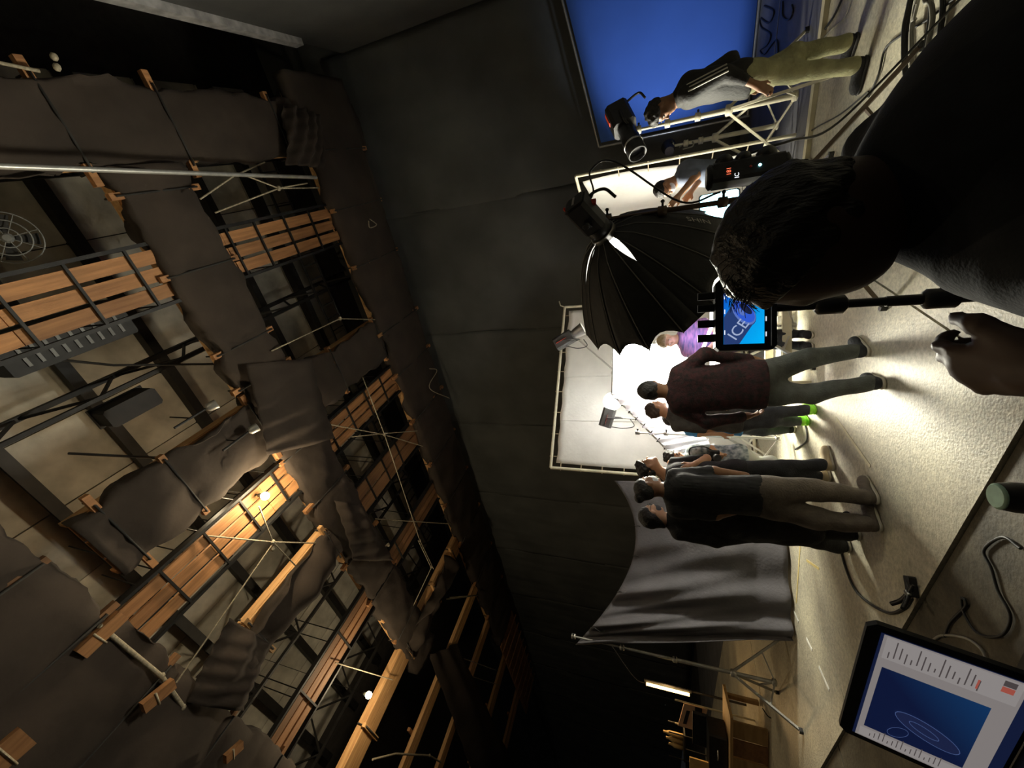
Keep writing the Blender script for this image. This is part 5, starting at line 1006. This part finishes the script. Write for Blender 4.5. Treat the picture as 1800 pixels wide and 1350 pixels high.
pm_, pj = person('man in a black striped jacket and khaki trousers looking down at a light stand', 3.95, dict(head=(1160, 193), neck=(1190, 174), sa=(1205, 155, .12), sb=(1207, 165, -.14), ea=(1262, 128, .2), wa=(1312, 152, .2), eb=(1277, 128, -.2), wb=(1330, 150, -.14), hip=(1306, 140), ka=(1396, 97), kb=(1398, 127), heela=(1512, 58), toea=(1498, 100), heelb=(1528, 98), toeb=(1512, 160)),
       V(-1, .18, -.55), 'brown', M_jack, M_khaki, hair='mop', head_up=(-.5, 0, 1), sleeve=.80, shirt_name='track_jacket', shoe=M_blk, sole=M_soled, body_dir=V(-1, .1, 0), pants_w=1.1, shirt_amp=.008, hem=at(1318, 140, 3.95), heavy=1.02)
e0, s0, w0 = pj['eb'], pj['sb'], pj['wb']
for q in (-.03, 0, .03):
    o_ = V(0, -.072, .0); b = MB(); sv = nrm(np.cross(e0 - s0, V(0, 1, 0))) * q; b.tube([s0 + o_ + sv, (s0 + e0) / 2 + o_ * .95 + sv, e0 + o_ * .85 + sv], .007, 5); obj('sleeve_stripe', b, M_strip, pm_)
S = SDF(.011); c = at(1282, 112, 3.95); S.cone(c, at(1250, 135, 3.95), .09, .10, .05); S.cone(c, at(1292, 96, 3.95), .06, .035, .04); obj('jacket_tail', S.mesh('jacket_tail', wrinkle(.008)), M_jack, pm_)
person('man in a slate tee and lowered mask bending over the product table', 5.0, dict(head=(1168, 331), neck=(1192, 316), sa=(1200, 298, .12), sb=(1202, 312, -.12), ea=(1240, 302, .0), wa=(1214, 338, -.05), eb=(1224, 308, -.18), wb=(1192, 345, -.24), hip=(1282, 306), ka=(1352, 312), kb=(1354, 300), heela=(1428, 300), toea=(1432, 318), heelb=(1424, 282), toeb=(1428, 300)),
       V(-.85, -.15, -.65), 'tan', M_slate, M_jeand, hair='short', head_up=(-.6, 0, 1), sleeve=.45, glasses=True, mask=M_maskw, body_dir=V(-1, -.1, 0))
person('stylist in a purple patterned shirt leaning in behind the monitor', 5.15, dict(head=(1172, 600), neck=(1194, 596), sa=(1206, 572, .05), sb=(1206, 618, .05), ea=(1238, 566, -.05), wa=(1262, 585, -.2), eb=(1240, 622, -.05), wb=(1258, 600, -.2), hip=(1290, 592), ka=(1346, 588), kb=(1346, 604), heela=(1418, 586), toea=(1426, 588), heelb=(1418, 606), toeb=(1426, 608)),
       V(-.2, -.8, -.5), 'light', M_print2, M_jeand, hair='long', hairm=mat('light_brown_hair', (.30, .22, .12), .6, var=.3, scale=40), sleeve=.5, shirt_name='patterned_shirt', body_dir=V(0, -1, 0), k=.95)
# ------------------------------------------------------------------ the man in the foreground: dark profile close to the camera, leaning forward, one hand raised
M_fg = mat('black_sweater', (.012, .014, .017), .95, var=.3, scale=20, bump=.08, bscale=160)
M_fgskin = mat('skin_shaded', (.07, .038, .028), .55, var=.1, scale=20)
root = thing('person', 'man in a black sweater close to the camera leaning towards the monitor', 'person', V(.75, .75, -.025))
Yh = .86; A = lambda x, y, d=0.: at(x, y, Yh + d)
S = SDF(.0075)
hc = A(1408, 424)
S.ell(A(1385, 428), (.112, .098, .115), None, .03); S.ell(A(1450, 410, .01), (.100, .085, .10), None, .04); S.ell(A(1474, 452, .0), (.052, .06, .060), None, .05); S.cone(A(1500, 470), A(1522, 455), .026, .027, .03)
S.cone(A(1395, 520, .02), A(1412, 524, .02), .012, .014, .02)
S.cone(A(1470, 360), A(1590, 345, .02), .072, .078, .04)
S.ell(A(1445, 395, -.085), (.028, .014, .040), None, .015)
hw = at(1885, 640, .60)
S.cone(at(2140, 600, .58), hw, .050, .034, .03)
hand(S, hw, nrm(at(1700, 650, .68) - hw), V(-.35, -.85, .2), 1.02, 1.15, 1, .012)
obj('body', S.mesh('body'), M_fgskin, root)
T = SDF(.009)
T.cone(A(1596, 340, .03), A(1725, 285, .02), .070, .14, .04); T.cone(A(1725, 285, .0), A(1950, 190, .0), .15, .26, .08)
T.cone(A(1722, 385, .02), A(1788, 410, -.02), .045, .088, .03); T.cone(A(1788, 410, -.02), A(1895, 412, -.08), .095, .115, .06)
T.cone(A(1535, 262, .16), A(1640, 235, .2), .050, .09, .05); T.cone(A(1640, 235, .2), A(1870, 175, .2), .09, .14, .06); T.cone(A(1870, 175, .2), A(2000, 120, .15), .14, .2, .06)
T.cone(A(1895, 412, -.08), at(2140, 600, .58), .085, .062, .05)
T.cone(A(1950, 190), V(.72, .8, .45), .26, .25, .08)
obj('sweater', T.mesh('sweater', wrinkle(.004, (20, 20, 34), 3)), M_fg, root)
G = SDF(.016); G.cone(V(.75, .8, .55), V(.70, .82, .45), .22, .21, .05)
for q in (-1, 1): G.cone(V(.72, .8 + q * .12, .48), V(.28, .95 + q * .16, .50), .11, .085, .05); G.cone(V(.28, .95 + q * .16, .50), V(.30, .95 + q * .17, .02), .08, .055, .04)
obj('trousers', G.mesh('trousers'), M_blk, root)
for q in (-1, 1):
    K = SDF(.012); z0 = V(.34, .95 + q * .17, 0 if q > 0 else 0.); K.cone(z0 + UP * .05, z0 + V(-.2, 0, .045), .048, .042, .03); K.cut(z0 + UP * .004, -UP); obj('shoe', K.mesh('shoe'), M_blk, root)
H = SDF(.0065); H.ell(A(1376, 425), (.122, .107, .116), None, .03); H.ell(A(1425, 385, .01), (.098, .09, .11), None, .05); H.ell(A(1338, 452, .0), (.076, .072, .058), None, .04)
H.cut(A(1470, 420), nrm(A(1470, 420) - A(1380, 410) + (A(1400, 500) - A(1400, 420)) * .55))
obj('hair', H.mesh('hair', curls(.005, 95)), M_hair, root)
b = MB()                                           # loose strands along the crown and fringe
hp = [(1279, 455), (1277, 485), (1281, 490), (1292, 500), (1304, 506), (1285, 430), (1296, 398), (1318, 368)]
for k in range(150):
    x, y = hp[k % 8]; x += random.uniform(-6, 14); y += random.uniform(-10, 10); p0 = A(x + 12, y, random.uniform(-.05, .05)); out = nrm(p0 - hc); dr = nrm(V(-.6, random.uniform(-.3, .3), -.5 + random.random()))
    if k % 8 > 4: dr = nrm(out + V(*rng.normal(0, .5, 3)))
    b.tube([p0 - out * .02, p0 + out * .006, p0 + out * .012 + dr * .02, p0 + out * .008 + dr * .042 - UP * .008], [.0012, .0011, .0009, .0004], 4, caps=False)
o = obj('hair_strands', b, M_hair, root); o['kind'] = 'stuff'
c = gz(1400, 100)
b = MB(); b.bbox(V(.78, .82, .17), V(.19, 0, 0), V(0, .19, 0), V(0, 0, .23), .03); t = tag(obj('apple_box_seat', b, mat('stool_black', (.03, .03, .03), .8)), 'black box seat under the man close to the camera', 'stool')
